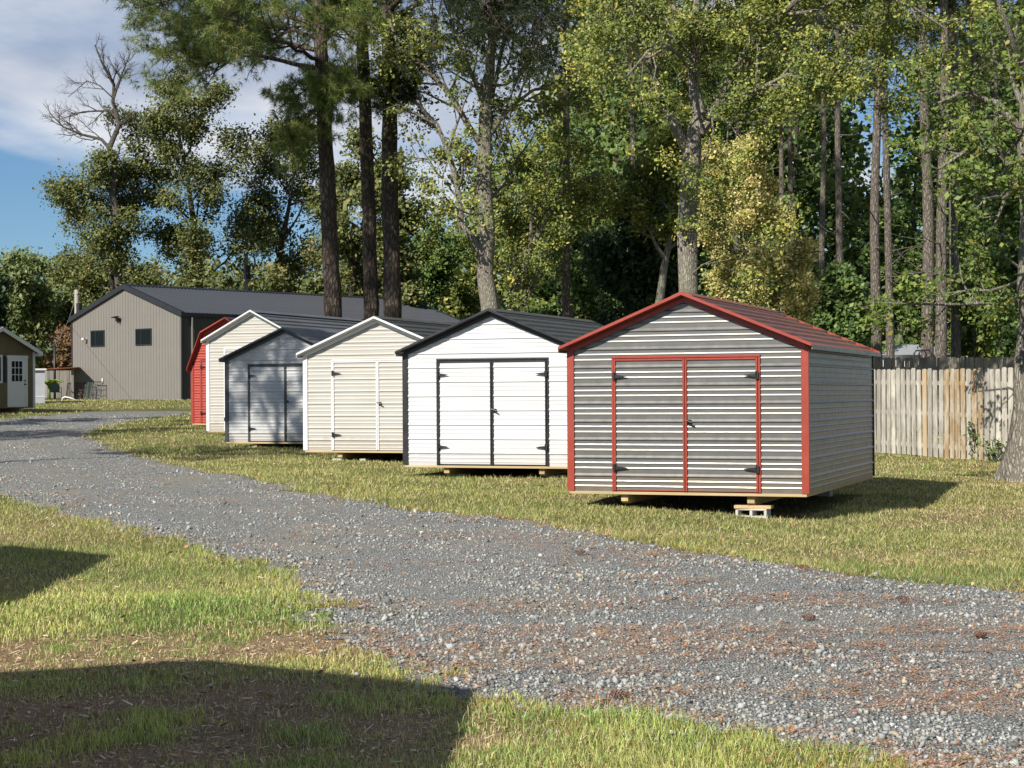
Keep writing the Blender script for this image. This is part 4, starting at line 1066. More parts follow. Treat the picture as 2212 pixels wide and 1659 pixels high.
def leaf_cloud(name, twigs, n, spread, size, pal, wts, seed, jitter=0.18, clump=None, zshade=None):
    """n diamond leaves scattered round the twigs"""
    rr = np.random.default_rng(seed)
    A = np.array([tuple(t[0]) for t in twigs]); B = np.array([tuple(t[-1]) for t in twigs])
    w = np.linalg.norm(B - A, axis=1) + 0.2; w *= rr.lognormal(0, 1.0, len(w)); w /= w.sum()
    i = rr.choice(len(A), n, p=w); t = rr.random((n, 1)) ** 0.7
    C = A[i] * (1 - t) + B[i] * t + rr.normal(size=(n, 3)) * spread * np.array([1, 1, 0.75])
    N = 0.75 * rr.normal(size=(n, 3)) + np.array([-0.40, -0.50, 0.75]);   # leaves turn to the light
    N /= np.linalg.norm(N, axis=1, keepdims=True)
    a = np.cross(N, rr.normal(size=(n, 3))); a /= np.linalg.norm(a, axis=1, keepdims=True) + 1e-9; b = np.cross(N, a)
    s = (size * rr.lognormal(0, 0.28, n))[:, None]
    a = a * s * 0.62; b = b * s * 0.38
    V = np.stack([C - a, C + b, C + a, C - b], 1).reshape(-1, 3)
    pal = np.array(pal, float); wts = np.array(wts, float) / np.sum(wts)
    tc = rr.choice(len(pal), len(A), p=wts)                       # a twig's leaves mostly share a colour
    ci = np.where(rr.random(n) < 0.55, tc[i], rr.choice(len(pal), n, p=wts))
    c = pal[ci] * (1 + jitter * rr.normal(size=(n, 1)))
    return np_mesh(name, V, np.arange(4 * n).reshape(n, 4), np.clip(np.repeat(c, 4, 0), 0.003, 1))
def tuft_cloud(name, tips, needles, length, width, pal, seed):
    """needle stars: tips = list of (point, direction)"""
    rr = np.random.default_rng(seed); T = len(tips)
    P = np.array([tuple(p) for p, d in tips]); D = np.array([tuple(d) for p, d in tips])
    d = rr.normal(size=(T, needles, 3)); d /= np.linalg.norm(d, axis=2, keepdims=True)
    d = d + D[:, None] * 0.75; d /= np.linalg.norm(d, axis=2, keepdims=True)
    ln = length * (0.6 + 0.6 * rr.random((T, needles, 1)))
    s = np.cross(d, rr.normal(size=(T, needles, 3))); s /= np.linalg.norm(s, axis=2, keepdims=True) + 1e-9; s *= width / 2
    b = P[:, None] + d * 0.02
    tip = P[:, None] + d * ln; tip[:, :, 2] -= 0.10 * ln[:, :, 0]
    V = np.stack([b - s, b + s, tip], 2).reshape(-1, 3)
    pal = np.array(pal, float)
    c = pal[rr.integers(0, len(pal), T)] * (0.75 + 0.5 * rr.random((T, 1)))
    c = np.repeat(c, needles * 3, 0)
    return np_mesh(name, V, np.arange(T * needles * 3).reshape(-1, 3), np.clip(c, 0.003, 1))
def place(root, meshes):
    for nm, me, m in meshes: link(nm, me, root, mat=m)
def to_local(branches, o): return [(l, [p - o for p in pts], rad) for l, pts, rad in branches]

DEC = dict(seg=[10, 7, 5, 3], wob=[0.05, 0.13, 0.17, 0.2], trop=[0.05, 0.05, 0.03, 0.0], n=[13, 7, 6, 0], t0=[0.3, 0.25, 0.2, 0],
           ang=[0.95, 0.8, 0.8, 0.8], len=[0.4, 0.45, 0.42, 0.4], rad=[0.09, 0.035, 0.012, 0.01], max=3)
def dec_tree(name, label, px, depth, ytop, halfpx, ybot, pal, wts, n, size, seed, bark_m=None, trunk_r=None, group=None, spread=0.22, limbs=13, lean=0.0, sub=7):
    """broadleaf tree: trunk foot below px at DEPTH, top seen at ytop, crown half width halfpx, lowest foliage at ybot"""
    R = random.Random(seed)
    f = at(px, 900, depth); x, y = f.x, f.y; g = gzf(x, y); o = Vector((x, y, g))
    H = at(px, ytop, depth).z - g; hb = max(0.3, at(px, ybot, depth).z - g); rc = halfpx / FPX * depth
    r0 = trunk_r or 0.018 * H + 0.03
    S = dict(DEC); S['n'] = [limbs, sub, 6, 0]
    out = []; pts, rad = [Vector((0, 0, -0.2))], [r0 * 1.35]; d = Vector((lean, 0, 1)).normalized(); p = Vector((0, 0, 0)); n0 = 11
    pts.append(p.copy()); rad.append(r0 * 1.12)
    Ht = H * 0.86
    for i in range(n0):
        d = (d + gv(R) * 0.045 + UP * 0.05).normalized(); p = p + d * (Ht / n0); pts.append(p); rad.append(r0 * (1 - 0.85 * (i + 1) / n0))
    out.append((0, pts, rad))
    t0 = min(0.85, (hb * 0.85) / Ht)
    sh = lambda t: (0.55 + 0.75 * math.sin(math.pi * min(1, max(0, (t - t0) / (1 - t0) * 0.78 + 0.16))))
    S['len'] = [rc * 0.92 / Ht, 0.42, 0.45, 0.4]
    spawn(R, pts, rad, 0, Ht, S, out, t0, limbs, sh)
    tw = [b[1] for b in out if b[0] >= 3]
    root = empty(name, o, 0, label, 'tree', group)
    place(root, [('trunk', tubes_mesh('trunk', [b for b in out if b[0] <= (3 if depth < 60 else 2)], seed=seed), bark_m or M['bark_gray']),
                 ('crown', leaf_cloud('crown', tw, n, spread, size, pal, wts, seed), M['leaf'])])
    return root
def guided_tree(name, label, depth, foot_px, limbs, S, pal, wts, n, size, seed, bark_m, spread=0.2, extra=None, group=None):
    """limbs: list of (points in picture units with depth offset, start radius, end radius, children)"""
    R = random.Random(seed)
    f = at(foot_px, 900, depth); o = Vector((f.x, f.y, gzf(f.x, f.y)))
    out = []
    for (pl, ra, rb, kids, t0) in limbs:
        pts = []
        for q in pl:
            w = at(q[0], q[1], depth + (q[2] if len(q) > 2 else 0)); pts.append(w)
        if pl is limbs[0][0]:
            pts[0] = o - UP * 0.2
        rad = [ra + (rb - ra) * i / (len(pts) - 1) for i in range(len(pts))]
        if pl is limbs[0][0] and extra: rad = extra
        pts, rad = resample(pts, rad, 0.55)
        for i in range(1, len(pts) - 1): pts[i] = pts[i] + gv(R) * 0.03
        ln = sum((a - b).length for a, b in zip(pts[:-1], pts[1:]))
        out.append((0, pts, rad))
        if kids: spawn(R, pts, rad, 0, S.get('ref', 8.0), S, out, t0, kids)
    out = to_local(out, o)
    tw = [b[1] for b in out if b[0] >= S['max']]
    root = empty(name, o, 0, label, 'tree', group)
    place(root, [('trunk', tubes_mesh('trunk', [b for b in out if b[0] <= (3 if seed == 201 else 2)], (18, 6, 4, 3, 3), 0.07, seed, 0.26), bark_m),
                 ('crown', leaf_cloud('crown', tw, n, spread, size, pal, wts, seed), M['leaf'])])
    return root
# --- palettes (real leaf colours)
OLIVE = ([(0.072, 0.098, 0.026), (0.121, 0.142, 0.039), (0.185, 0.197, 0.059), (0.257, 0.217, 0.081)], (4, 5, 3, 1))
YELLOW = ([(0.56, 0.49, 0.19), (0.42, 0.38, 0.12), (0.20, 0.215, 0.06), (0.62, 0.52, 0.25)], (4, 3, 4, 2))
YGREEN = ([(0.168, 0.211, 0.043), (0.281, 0.303, 0.066), (0.421, 0.378, 0.086), (0.092, 0.129, 0.031)], (5, 3.2, 1.6, 4))
GREEN = ([(0.07, 0.124, 0.032), (0.114, 0.185, 0.046), (0.176, 0.237, 0.056)], (4, 4, 2))
DKGREEN = ([(0.024, 0.05, 0.019), (0.038, 0.072, 0.026), (0.06, 0.096, 0.036)], (4, 4, 1))
BRIGHT = ([(0.099, 0.155, 0.025), (0.153, 0.201, 0.035), (0.063, 0.101, 0.02), (0.225, 0.217, 0.04)], (4, 4, 3, 1))
RUSTY = ([(0.22, 0.10, 0.05), (0.30, 0.17, 0.09), (0.12, 0.10, 0.04), (0.07, 0.08, 0.03)], (4, 3, 2, 2))
PINEC = [(0.14, 0.20, 0.05), (0.20, 0.25, 0.065), (0.09, 0.135, 0.036), (0.26, 0.27, 0.09)]
PINED = [(0.030, 0.050, 0.016), (0.045, 0.065, 0.02), (0.022, 0.036, 0.012)]

# --- the three tall pines between the sheds and the building
PS = dict(seg=[6, 5, 3], wob=[0.06, 0.10, 0.14], trop=[0.0, 0.03, 0.05], n=[10, 7, 0], t0=[0.25, 0.2, 0], ang=[0.75, 0.7, 0.6],
          len=[0.36, 0.42, 0.4], rad=[0.04, 0.015, 0.01], max=2, flat=0.6)
def pine(name, label, depth, trunk_px, radii, limbs, seed, pal=PINEC, whorls=(), needles=19, group='tall pines behind the shed row', tuft=(0.26, 0.016), S=PS):
    R = random.Random(seed)
    f = at(trunk_px[0][0], 900, depth); o = Vector((f.x, f.y, gzf(f.x, f.y)))
    pts = [o - UP * 0.2] + [at(q[0], q[1], depth) for q in trunk_px[1:]]
    pts, rad = resample(pts, radii, 0.5)
    for i in range(1, len(pts)): pts[i] = pts[i] + Vector((R.gauss(0, 0.012), R.gauss(0, 0.012), 0))
    out = [(0, pts, rad)]; tips = []
    for (pl, r) in limbs:
        q = [at(a[0], a[1], depth + (a[2] if len(a) > 2 else 0)) for a in pl]
        ln = sum((a - b).length for a, b in zip(q[:-1], q[1:]))
        q, rr_ = resample(q, [r * (1 - 0.8 * i / (len(q) - 1)) for i in range(len(q))], 0.4)
        for i in range(1, len(q)): q[i] = q[i] + gv(R) * 0.04
        out.append((1, q, rr_)); spawn(R, q, rr_, 0, max(3.2, ln), S, out, 0.28, int(8 + ln * 3.6))
        tips.append((q[-1], (q[-1] - q[-2]).normalized()))
    for (y0, y1, n, ln) in whorls:
        for j in range(n):
            t = (j + R.random()) / n; yy = y0 + (y1 - y0) * t
            best = min(range(len(pts)), key=lambda i: abs(pts[i].z - at(trunk_px[1][0], yy, depth).z))
            a = j * 2.4 + R.uniform(-.4, .4); d = Vector((math.cos(a), math.sin(a), R.uniform(0.0, 0.45)))
            grow(R, pts[best], d, ln * R.uniform(0.7, 1.15), 0.06, 0, dict(S, n=[12, 6, 0]), out)
    out = to_local(out, o)
    for (l, q, r) in out:
        if l == S['max'] or (l == 1 and r[0] < 0.05):
            dd = (q[-1] - q[-2]).normalized(); tips_ = [(q[-1], dd)]
            for i in range(max(1, len(q) // 2), len(q) - 1): tips_.append((q[i] + gv(R) * 0.06, (dd + gv(R) * 0.35).normalized()))
            tips += [(a + o, b) for a, b in tips_]
    tips = [(a - o, b) for a, b in tips]
    root = empty(name, o, 0, label, 'tree', group)
    me = tubes_mesh('trunk', [b for b in out if b[0] < 2], (16, 6, 3, 3, 3), 0.035, seed)
    place(root, [('trunk', me, M['bark_pine']), ('crown', tuft_cloud('crown', tips, needles, tuft[0], tuft[1], pal, seed), M['needle'])])
    return root
pine('pine_tree', 'left most of the three tall pines, long needled limbs reaching left over the sky', 56.0,
     [(726, 900), (720, 690), (708, 400), (696, 180), (688, 0), (684, -180), (682, -380)], [0.36, 0.28, 0.25, 0.225, 0.20, 0.17, 0.10],
     [([(690, 60), (620, 30), (520, 5), (420, -15), (300, 15, -1)], 0.09), ([(692, 110), (620, 92), (540, 75), (470, 85), (395, 80, -1.5)], 0.08),
      ([(695, 150), (610, 132), (520, 110), (430, 140), (345, 120, 1)], 0.08), ([(694, 130), (600, 90, -2), (510, 50, -3), (420, 30, -4)], 0.07),
      ([(697, 185), (650, 200, -1), (612, 225, -1.5)], 0.04), ([(700, 215), (668, 250, -1), (640, 300, -1.5), (620, 335, -2)], 0.045),
      ([(700, 205), (725, 190, -1.5), (748, 215, -2)], 0.035), ([(702, 260), (690, 270, -1.5), (650, 290, -2)], 0.03), ([(699, 205), (700, 200, -1.5), (690, 190, -2.2)], 0.03),
      ([(687, -20), (580, -60), (450, -50), (320, -5)], 0.09), ([(686, -60), (560, -90, 2), (420, -70, 3), (330, -30, 3)], 0.09),
      ([(688, 20), (640, -20, -2), (560, -10, -4), (480, 40, -5)], 0.07), ([(692, 100), (730, 60, -2), (790, 60, -3)], 0.05), ([(690, 60), (640, 60, 2), (560, 90, 4)], 0.06),
      ([(691, 80), (600, 60, 2), (500, 60, 3), (430, 110, 3)], 0.07)], 101, whorls=[(-60, -380, 16, 3.2)])
pine('pine_tree', 'middle of the three tall pines, slimmest trunk', 60.0,
     [(806, 900), (803, 690), (795, 400), (787, 180), (780, 0), (777, -180), (775, -380)], [0.34, 0.26, 0.23, 0.21, 0.19, 0.16, 0.10],
     [([(787, 170), (755, 165, -1), (720, 175, -2), (690, 185, -3)], 0.05), ([(784, 90), (740, 60, -1), (700, 30, -2)], 0.05), ([(782, 30), (760, 20, -2), (740, 30, -3)], 0.05),
      ([(782, 40), (815, 20, -2), (850, 30, -3)], 0.05), ([(788, 210), (762, 190, -1), (735, 180, -2)], 0.04), ([(780, 10), (740, -10, -2), (700, 10, -3.5)], 0.06)],
     102, PINEC, whorls=[(-40, -380, 13, 2.6)])
pine('pine_tree', 'right most of the three tall pines, thick dark trunk with foliage reaching right', 57.0,
     [(850, 900), (848, 690), (843, 400), (842, 180), (838, 0), (836, -180), (835, -380)], [0.37, 0.29, 0.26, 0.235, 0.21, 0.18, 0.10],
     [([(842, 60), (880, 20), (960, -30, -3), (1060, -20, -5), (1150, 40, -6), (1215, 120, -6)], 0.10), ([(840, 20), (940, -60, -3), (1060, -60, -5), (1170, 0, -6), (1225, 80, -7)], 0.10),
      ([(842, 90), (880, 100, -1), (905, 130, -1)], 0.04), ([(841, 50), (870, 60, 1), (910, 100, 1)], 0.05), ([(838, 0), (950, -90, -3), (1100, -90, -5), (1200, -20, -6)], 0.09),
      ([(842, 190), (815, 185, -1.5), (795, 200, -2)], 0.04), ([(843, 215), (860, 200, -1.5), (872, 190, -2)], 0.03), ([(838, -40), (980, -130, -3), (1120, -100, -5), (1230, 0, -6)], 0.09),
      ([(836, -80), (960, -60, -4), (1040, 0, -6), (1090, 70, -7)], 0.08)], 103, PINED, whorls=[(-60, -380, 14, 2.8)])

# --- forked tree behind the white shed
S_D = dict(DEC, n=[0, 6, 6, 0], len=[0.30, 0.5, 0.45, 0.4], ang=[0.8, 0.8, 0.8, 0.8], rad=[0.045, 0.02, 0.009, 0.01], ref=8.0, trop=[0.05, 0.06, 0.02, 0.0])
guided_tree('forked_tree', 'forked grey tree with sparse yellowing leaves behind the white shed', 55.0, 1066,
    [([(1066, 900), (1060, 665), (1048, 590), (1050, 480), (1046, 400), (1052, 300), (1050, 230), (1062, 110), (1078, -30), (1085, -150)], .2, .05, 12, 0.45),
     ([(1050, 575), (1022, 525), (996, 485), (988, 415), (972, 335), (945, 268), (905, 226), (862, 195)], 0.13, 0.04, 10, 0.3),
     ([(1050, 330), (1012, 270), (962, 190), (905, 135), (862, 100), (840, 40)], 0.11, 0.03, 10, 0.2),
     ([(1052, 300), (1100, 232), (1150, 195), (1205, 178)], 0.09, 0.02, 8, 0.3),
     ([(1050, 250, 0), (1075, 150, 1), (1100, 60, 1), (1125, -40, 1)], 0.09, 0.03, 8, 0.2),
     ([(1052, 260, 0), (1020, 160, 1), (985, 80, 1), (960, -30, 1)], 0.08, 0.03, 9, 0.2),
     ([(1047, 440), (1090, 400, 1), (1120, 340, 2), (1150, 300, 2)], 0.06, 0.015, 6, 0.3),
     ([(1046, 460), (1010, 462, -1), (985, 450, -1)], 0.05, 0.02, 2, 0.5),
     ([(972, 335), (955, 380, 0), (965, 400, 0)], 0.03, 0.01, 2, 0.3)],
    dict(S_D, ref=10.0), *YGREEN, 24000, 0.088, 201, M['bark_gray'], 0.15, extra=[0.42, 0.31, 0.27, 0.25, 0.24, 0.21, 0.19, 0.14, 0.10, 0.06])
# --- leaning multi stem tree right of it
guided_tree('leaning_tree', 'slender leaning multi stemmed tree with thin yellow foliage behind the white shed', 56.0, 1110,
    [([(1110, 900), (1118, 640), (1150, 540), (1190, 440), (1240, 390), (1300, 375)], .13, .03, 9, 0.4),
     ([(1118, 640), (1135, 560), (1150, 470), (1185, 390), (1230, 320)], 0.09, 0.02, 9, 0.3), ([(1130, 660), (1180, 560, 1), (1225, 480, 1), (1290, 430, 2), (1370, 395, 2)], 0.08, 0.02, 9, 0.3),
     ([(1112, 680), (1100, 590, 1), (1110, 500, 1), (1120, 420, 1)], 0.06, 0.015, 9, 0.2)],
    dict(S_D, len=[0.28, 0.5, 0.45, 0.4]), *YGREEN, 22000, 0.075, 202, M['bark_gray'], 0.16)
# --- big tree behind the nearest shed
guided_tree('tall_broadleaf', 'tall grey trunked broadleaf tree with golden green crown behind the red trimmed shed', 42.0, 1488,
    [([(1488, 900), (1489, 640), (1486, 500), (1493, 360), (1503, 300), (1512, 240), (1496, 170), (1490, 90), (1502, 0), (1512, -120), (1515, -220)], .2, .05, 12, 0.55),
     ([(1490, 340), (1458, 272), (1430, 225), (1410, 160), (1390, 90), (1360, 0)], 0.13, 0.04, 11, 0.35),
     ([(1510, 290), (1545, 235), (1590, 150), (1630, 60), (1660, -40)], 0.13, 0.05, 11, 0.3),
     ([(1545, 235), (1620, 200, -1), (1700, 160, -2), (1780, 150, -2)], 0.08, 0.02, 10, 0.2),
     ([(1590, 150), (1680, 80, 1), (1780, 40, 2), (1880, 70, 2), (1960, 130, 2)], 0.09, 0.02, 12, 0.25),
     ([(1612, 100), (1720, 0, -1), (1840, -30, -2), (1960, 10, -2), (2040, 60, -2)], 0.09, 0.02, 12, 0.25),
     ([(1500, 60), (1420, -20, 1), (1330, -30, 2), (1270, 20, 2)], 0.07, 0.02, 10, 0.2),
     ([(1496, 150), (1440, 100, -1), (1400, 110, -2), (1350, 170, -2)], 0.05, 0.02, 7, 0.3),
     ([(1512, 240), (1560, 260, -1), (1600, 300, -1)], 0.04, 0.015, 5, 0.3), ([(1486, 600), (1520, 570, -0.6), (1545, 560, -0.6)], 0.02, 0.008, 3, 0.3)],
    dict(S_D, len=[0.33, 0.5, 0.45, 0.4]), *YGREEN, 66000, 0.068, 203, M['bark_gray'], 0.14, extra=[0.32, 0.22, 0.225, 0.24, 0.20, 0.16, 0.13, 0.11, 0.08, 0.05, 0.03])
# --- tree at the right edge
guided_tree('edge_tree', 'broad trunked tree with flared roots at the right edge, bright green leaves', 29.0, 2242,
    [([(2242, 1030), (2242, 1004), (2242, 960), (2242, 870), (2243, 700), (2244, 400), (2245, 150), (2250, -150)], .5, .15, 0, 0.5),
     ([(2216, 640), (2150, 655, -0.5), (2060, 655, -1), (1960, 648, -1), (1890, 655, -1.5)], 0.035, 0.01, 6, 0.15),
     ([(2216, 600), (2140, 625, 1.5), (2060, 630, 3), (1980, 640, 4)], 0.03, 0.01, 5, 0.2),
     ([(2220, 360), (2160, 330, -1), (2090, 330, -2), (2020, 370, -2)], 0.08, 0.015, 12, 0.15), ([(2220, 300), (2150, 230, 0), (2080, 210, 0), (2010, 230, 0)], 0.08, 0.015, 6, 0.15),
     ([(2222, 250), (2180, 150, 1), (2120, 120, 1)], 0.05, 0.02, 3, 0.2), ([(2220, 380), (2170, 420, -2), (2120, 430, -3)], 0.05, 0.015, 7, 0.2), ([(2222, 200), (2180, 60, -1), (2140, -40, -1)], 0.05, 0.02, 3, 0.2)],
    dict(S_D, len=[0.14, 0.5, 0.45, 0.4], flat=0.5), *BRIGHT, 7500, 0.065, 204, M['bark_gray'], 0.10, extra=[0.70, 0.56, 0.44, 0.37, 0.34, 0.32, 0.28, 0.24])

# --- broadleaf trees standing on their own
T = dec_tree
T('yellow_tree', 'broad golden yellow tree right of the tall grey trunk', 1640, 52, 235, 130, 690, *YELLOW, 42000, 0.072, 301, limbs=16, spread=0.15)
T('yellow_bush_tree', 'low rounded golden bush tree above the red roof', 1700, 47, 500, 85, 700, *YELLOW, 22000, 0.072, 302, limbs=14, spread=0.14)
T('yellow_understory', 'thin yellow green tree left of the tall grey trunk', 1380, 58, 190, 130, 480, *YGREEN, 18000, 0.10, 303, spread=0.15)
T('magnolia', 'dense dark glossy evergreen left of the tall grey trunk', 1375, 62, 360, 95, 720, *DKGREEN, 22000, 0.15, 304, M['bark_dark'], limbs=20, spread=0.3)
T('cedar', 'dense conical green evergreen right of the three pines', 925, 118, 470, 72, 740, *GREEN, 16000, 0.19, 305, M['bark_dark'], limbs=22, spread=0.28)
T('sapling', 'yellow green sapling behind the dark fence', 2112, 60, 585, 60, 760, *BRIGHT, 5000, 0.13, 306, limbs=10, trunk_r=0.07)
T('understory_tree', 'green understory tree behind the roof of the red trimmed shed', 1840, 70, 560, 60, 780, *GREEN, 11000, 0.16, 307)
T('understory_tree', 'yellow green tree low between the forked tree and the cedar', 1010, 112, 560, 60, 740, *YGREEN, 9000, 0.2, 309)
T('understory_tree', 'dark leafy tree behind the leaning tree', 1240, 72, 430, 90, 740, *GREEN, 12000, 0.16, 310)
T('understory_tree', 'mid green tree among the pine trunks at the right', 2080, 84, 380, 110, 760, *GREEN, 14000, 0.19, 311, limbs=16)
T('understory_tree', 'mid green tree left of the sunlit pine trunks', 1950, 88, 430, 90, 760, *GREEN, 13000, 0.19, 312, limbs=16)
T('understory_tree', 'leafy green tree at the far right behind the fence', 2220, 76, 300, 110, 760, *GREEN, 12000, 0.18, 313, limbs=16)
# oaks and the tree line behind the building
T('oak_tree', 'leafy oak with a bare dead top behind the left gable of the metal building', 258, 114, 350, 135, 640, *OLIVE, 32000, 0.15, 320, M['bark_dark'], trunk_r=0.32, spread=0.42, limbs=11, sub=6)
T('oak_tree', 'tallest leafy oak behind the metal building, left of the pines', 430, 116, 120, 140, 640, *OLIVE, 46000, 0.15, 321, M['bark_dark'], trunk_r=0.4, spread=0.42, limbs=15, sub=6)
T('oak_tree', 'dark oak behind the metal building just left of the pines', 585, 120, 240, 145, 650, *OLIVE, 33000, 0.16, 322, M['bark_dark'], trunk_r=0.38, spread=0.45, limbs=14)
T('oak_tree', 'dark oak seen between the pine trunks', 745, 110, 250, 95, 680, *OLIVE, 18000, 0.20, 323, M['bark_dark'], spread=0.42)
T('oak_tree', 'oak right of the pine trunks above the cedar', 880, 104, 330, 75, 660, *OLIVE, 9000, 0.24, 324, M['bark_dark'], spread=0.4)
T('rusty_tree', 'small tree with rust brown leaves left of the metal building', 134, 103, 700, 32, 800, *RUSTY, 4200, 0.16, 325, limbs=10, trunk_r=0.08)
LINE = [(25, 120, 548, 75, 'left most of the low green trees on the skyline'), (95, 130, 528, 70, 'second low green tree on the skyline from the left'), (165, 125, 532, 65, 'low green tree on the skyline left of the gable peak'), (215, 135, 545, 60, 'low green tree behind the gable peak of the metal building')]
for i, (px, Z, yt, hp, lb) in enumerate(LINE):
    T('skyline_tree', lb, px, Z, yt, hp, 800, [(0.11, 0.15, 0.05), (0.15, 0.19, 0.065), (0.20, 0.225, 0.09)], (3, 4, 2), 13000, 0.22, 330 + i, spread=0.4, limbs=16, group='low trees along the left skyline')
T('evergreen', 'dark evergreen at the left edge behind the olive shed', -18, 100, 555, 36, 800, *DKGREEN, 8000, 0.2, 340, M['bark_dark'], limbs=18)
# bare dead tree crown standing over the first oak
def dead_tree():
    R = random.Random(77); depth = 113.0
    f = at(262, 900, depth); o = Vector((f.x, f.y, gzf(f.x, f.y)))
    S = dict(seg=[6, 6, 5, 4], wob=[0.1, 0.16, 0.2, 0.22], trop=[0.05, 0.07, 0.06, 0.04], n=[0, 7, 6, 0], t0=[.2, .2, .15, 0], ang=[.7, .7, .7, .7], len=[0.30, 0.55, 0.5, .4], rad=[0.06, 0.03, 0.018, 0.014], max=3)
    limbs = [([(262, 900), (255, 620), (247, 420), (244, 320), (262, 270), (245, 215), (230, 160), (205, 100)], 0.30, 0.04, 13),
             ([(250, 335), (225, 300), (180, 292), (135, 275), (100, 250)], 0.13, 0.03, 10), ([(262, 268), (230, 235), (180, 240), (140, 255)], 0.09, 0.03, 9),
             ([(245, 215), (265, 160), (280, 110)], 0.08, 0.03, 9), ([(262, 270), (290, 250), (305, 290)], 0.05, 0.02, 4), ([(244, 212), (222, 185), (190, 178), (150, 212)], 0.05, 0.02, 7)]
    out = []
    for pl, ra, rb, kids in limbs:
        q = [at(a, b, depth) for a, b in pl]
        if pl is limbs[0][0]: q[0] = o - UP * 0.2
        q, rad = resample(q, [ra + (rb - ra) * i / (len(q) - 1) for i in range(len(q))], 0.8)
        for i in range(1, len(q)): q[i] = q[i] + gv(R) * 0.09
        out.append((0, q, rad)); spawn(R, q, rad, 0, 8.0, S, out, 0.62 if pl is limbs[0][0] else 0.2, kids)
    root = empty('dead_tree', o, 0, 'bare leafless dead tree crown against the clouds at the upper left', 'tree')
    o2 = to_local(out, o)
    place(root, [('trunk', tubes_mesh('trunk', [b for b in o2 if b[0] <= 1], (9, 5), seed=4), M['bark_dead']), ('twigs', tubes_mesh('twigs', [b for b in o2 if b[0] > 1], (5, 5, 4, 3), seed=4), M['bark_dead'])])
dead_tree()

# --- pine stand at the right: trunks with crowns high up
SP = dict(PS, n=[9, 5, 0], len=[0.42, 0.42, 0.4])
STAND = [(1900, 60, 0.18, 'first of the two dark pine trunks left of the pale house'), (1923, 63, 0.15, 'second of the two dark pine trunks left of the pale house'), (2000, 58, 0.21, 'sunlit pine trunk with broken branch stubs before the pale house'),
         (2034, 58, 0.2, 'left trunk of the pair of sunlit pines right of the pale house'), (2067, 60, 0.17, 'right trunk of the pair of sunlit pines right of the pale house'), (2117, 76, 0.20, 'pine trunk above the yellow green sapling'),
         (1813, 70, 0.16, 'dark pine trunk above the lower end of the red roof'), (1776, 76, 0.15, 'thin dark pine trunk right of the golden bush tree'), (1692, 82, 0.15, 'left of two thin pine trunks behind the golden tree'),
         (1716, 84, 0.14, 'right of two thin pine trunks behind the golden tree'), (1226, 60, 0.15, 'short visible pine trunk between the white shed and the red trimmed shed'), (1592, 84, 0.15, 'pale pine trunk seen through the golden tree'), (1372, 78, 0.16, 'reddish pine trunk behind the dark evergreen'), (2160, 90, 0.17, 'pine trunk near the right edge behind the fences')]
protos = []
def stand_pine(seed):
    R = random.Random(seed); H = 27.0; pts, rad = [], []
    for i in range(28):
        z = -0.3 + (H + 0.3) * i / 27; pts.append(Vector((0.18 * math.sin(z * 0.13 + seed) + 0.05 * math.sin(z * 0.7), 0.1 * math.sin(z * 0.17 + seed), z))); rad.append(1.25 - 1.0 * i / 27 if i else 1.5)
    rad = [r * 0.18 for r in rad]
    out = [(0, pts, rad)]
    for j in range(15):                                         # dead stubs low down
        z = R.uniform(3.5, 13.5); i = int((z + 0.3) / (H + 0.3) * 27); a = R.uniform(0, 6.28)
        grow(R, pts[i], Vector((math.cos(a), math.sin(a), R.uniform(-0.2, 0.3))), R.uniform(0.7, 2.4), 0.03, 1, dict(SP, max=1, seg=[5, 5, 4]), out)
    nb = len(out)
    for j in range(30):
        z = 14.0 + (H - 14.2) * (j + R.random()) / 30; i = int((z + 0.3) / (H + 0.3) * 27); a = j * 2.4
        grow(R, pts[i], Vector((math.cos(a), math.sin(a), R.uniform(0.1, 0.5))), 3.6 * (1.1 - 0.7 * (z - 14) / 13) * R.uniform(0.7, 1.2), 0.05, 0, SP, out)
    keep_ = [b for i, b in enumerate(out) if i < nb or b[0] < 2]
    tips = []
    for (l, q, r) in out[nb:]:
        if l == 2:
            dd = (q[-1] - q[-2]).normalized(); tips += [(q[-1], dd), (q[-2] + gv(R) * 0.1, dd)]
    return tubes_mesh('trunk', keep_, (12, 5, 4, 3), 0.03, seed), tuft_cloud('crown', tips, 16, 0.34, 0.030, PINEC + PINED, seed)
for sd in (11, 12): protos.append(stand_pine(sd))
def put_pine(x, y, label, k, r=0.18, rz=0.0, group='pine stand', sc=1.0):
    root = empty('pine_tree', (x, y, gzf(x, y)), rz, label, 'tree', group)
    root.scale = (sc ** 0.5, sc ** 0.5, sc)
    t, c = protos[k % 2]
    o = link('trunk', t, root, mat=M['bark_pine_lit']); o.scale = (r / 0.21, r / 0.21, 1)
    link('crown', c, root, mat=M['needle'])
M['bark_pine_lit'] = bark('stand_pine_bark', (0.085, 0.072, 0.06), (0.27, 0.232, 0.195), 12, 4, 0.03)
for i, (px, Z, r, lb) in enumerate(STAND):
    p = at(px, 850, Z); put_pine(p.x, p.y, lb, i, r, i * 1.7)
# pines left of the picture; their shade lies on the drive, the sheds and the pine trunks
for i, (x, y, k, lb) in enumerate([(-13.2, 28.6, 0.5, 'pine outside the picture at the left shading the light grey shed'), (-21.0, 35.5, 0.5, 'pine outside the picture at the left shading the red barn shed'),
                                (-25.5, 43.0, 0.55, 'pine outside the picture at the left shading the far drive'), (-19.5, 40.5, 1.0, 'tallest pine outside the picture at the left'), (-31.0, 46.0, 0.6, 'pine outside the picture at the left, farthest back')]):
    put_pine(x, y, lb, i, 0.2, i * 1.1, 'pines left of the picture', k)

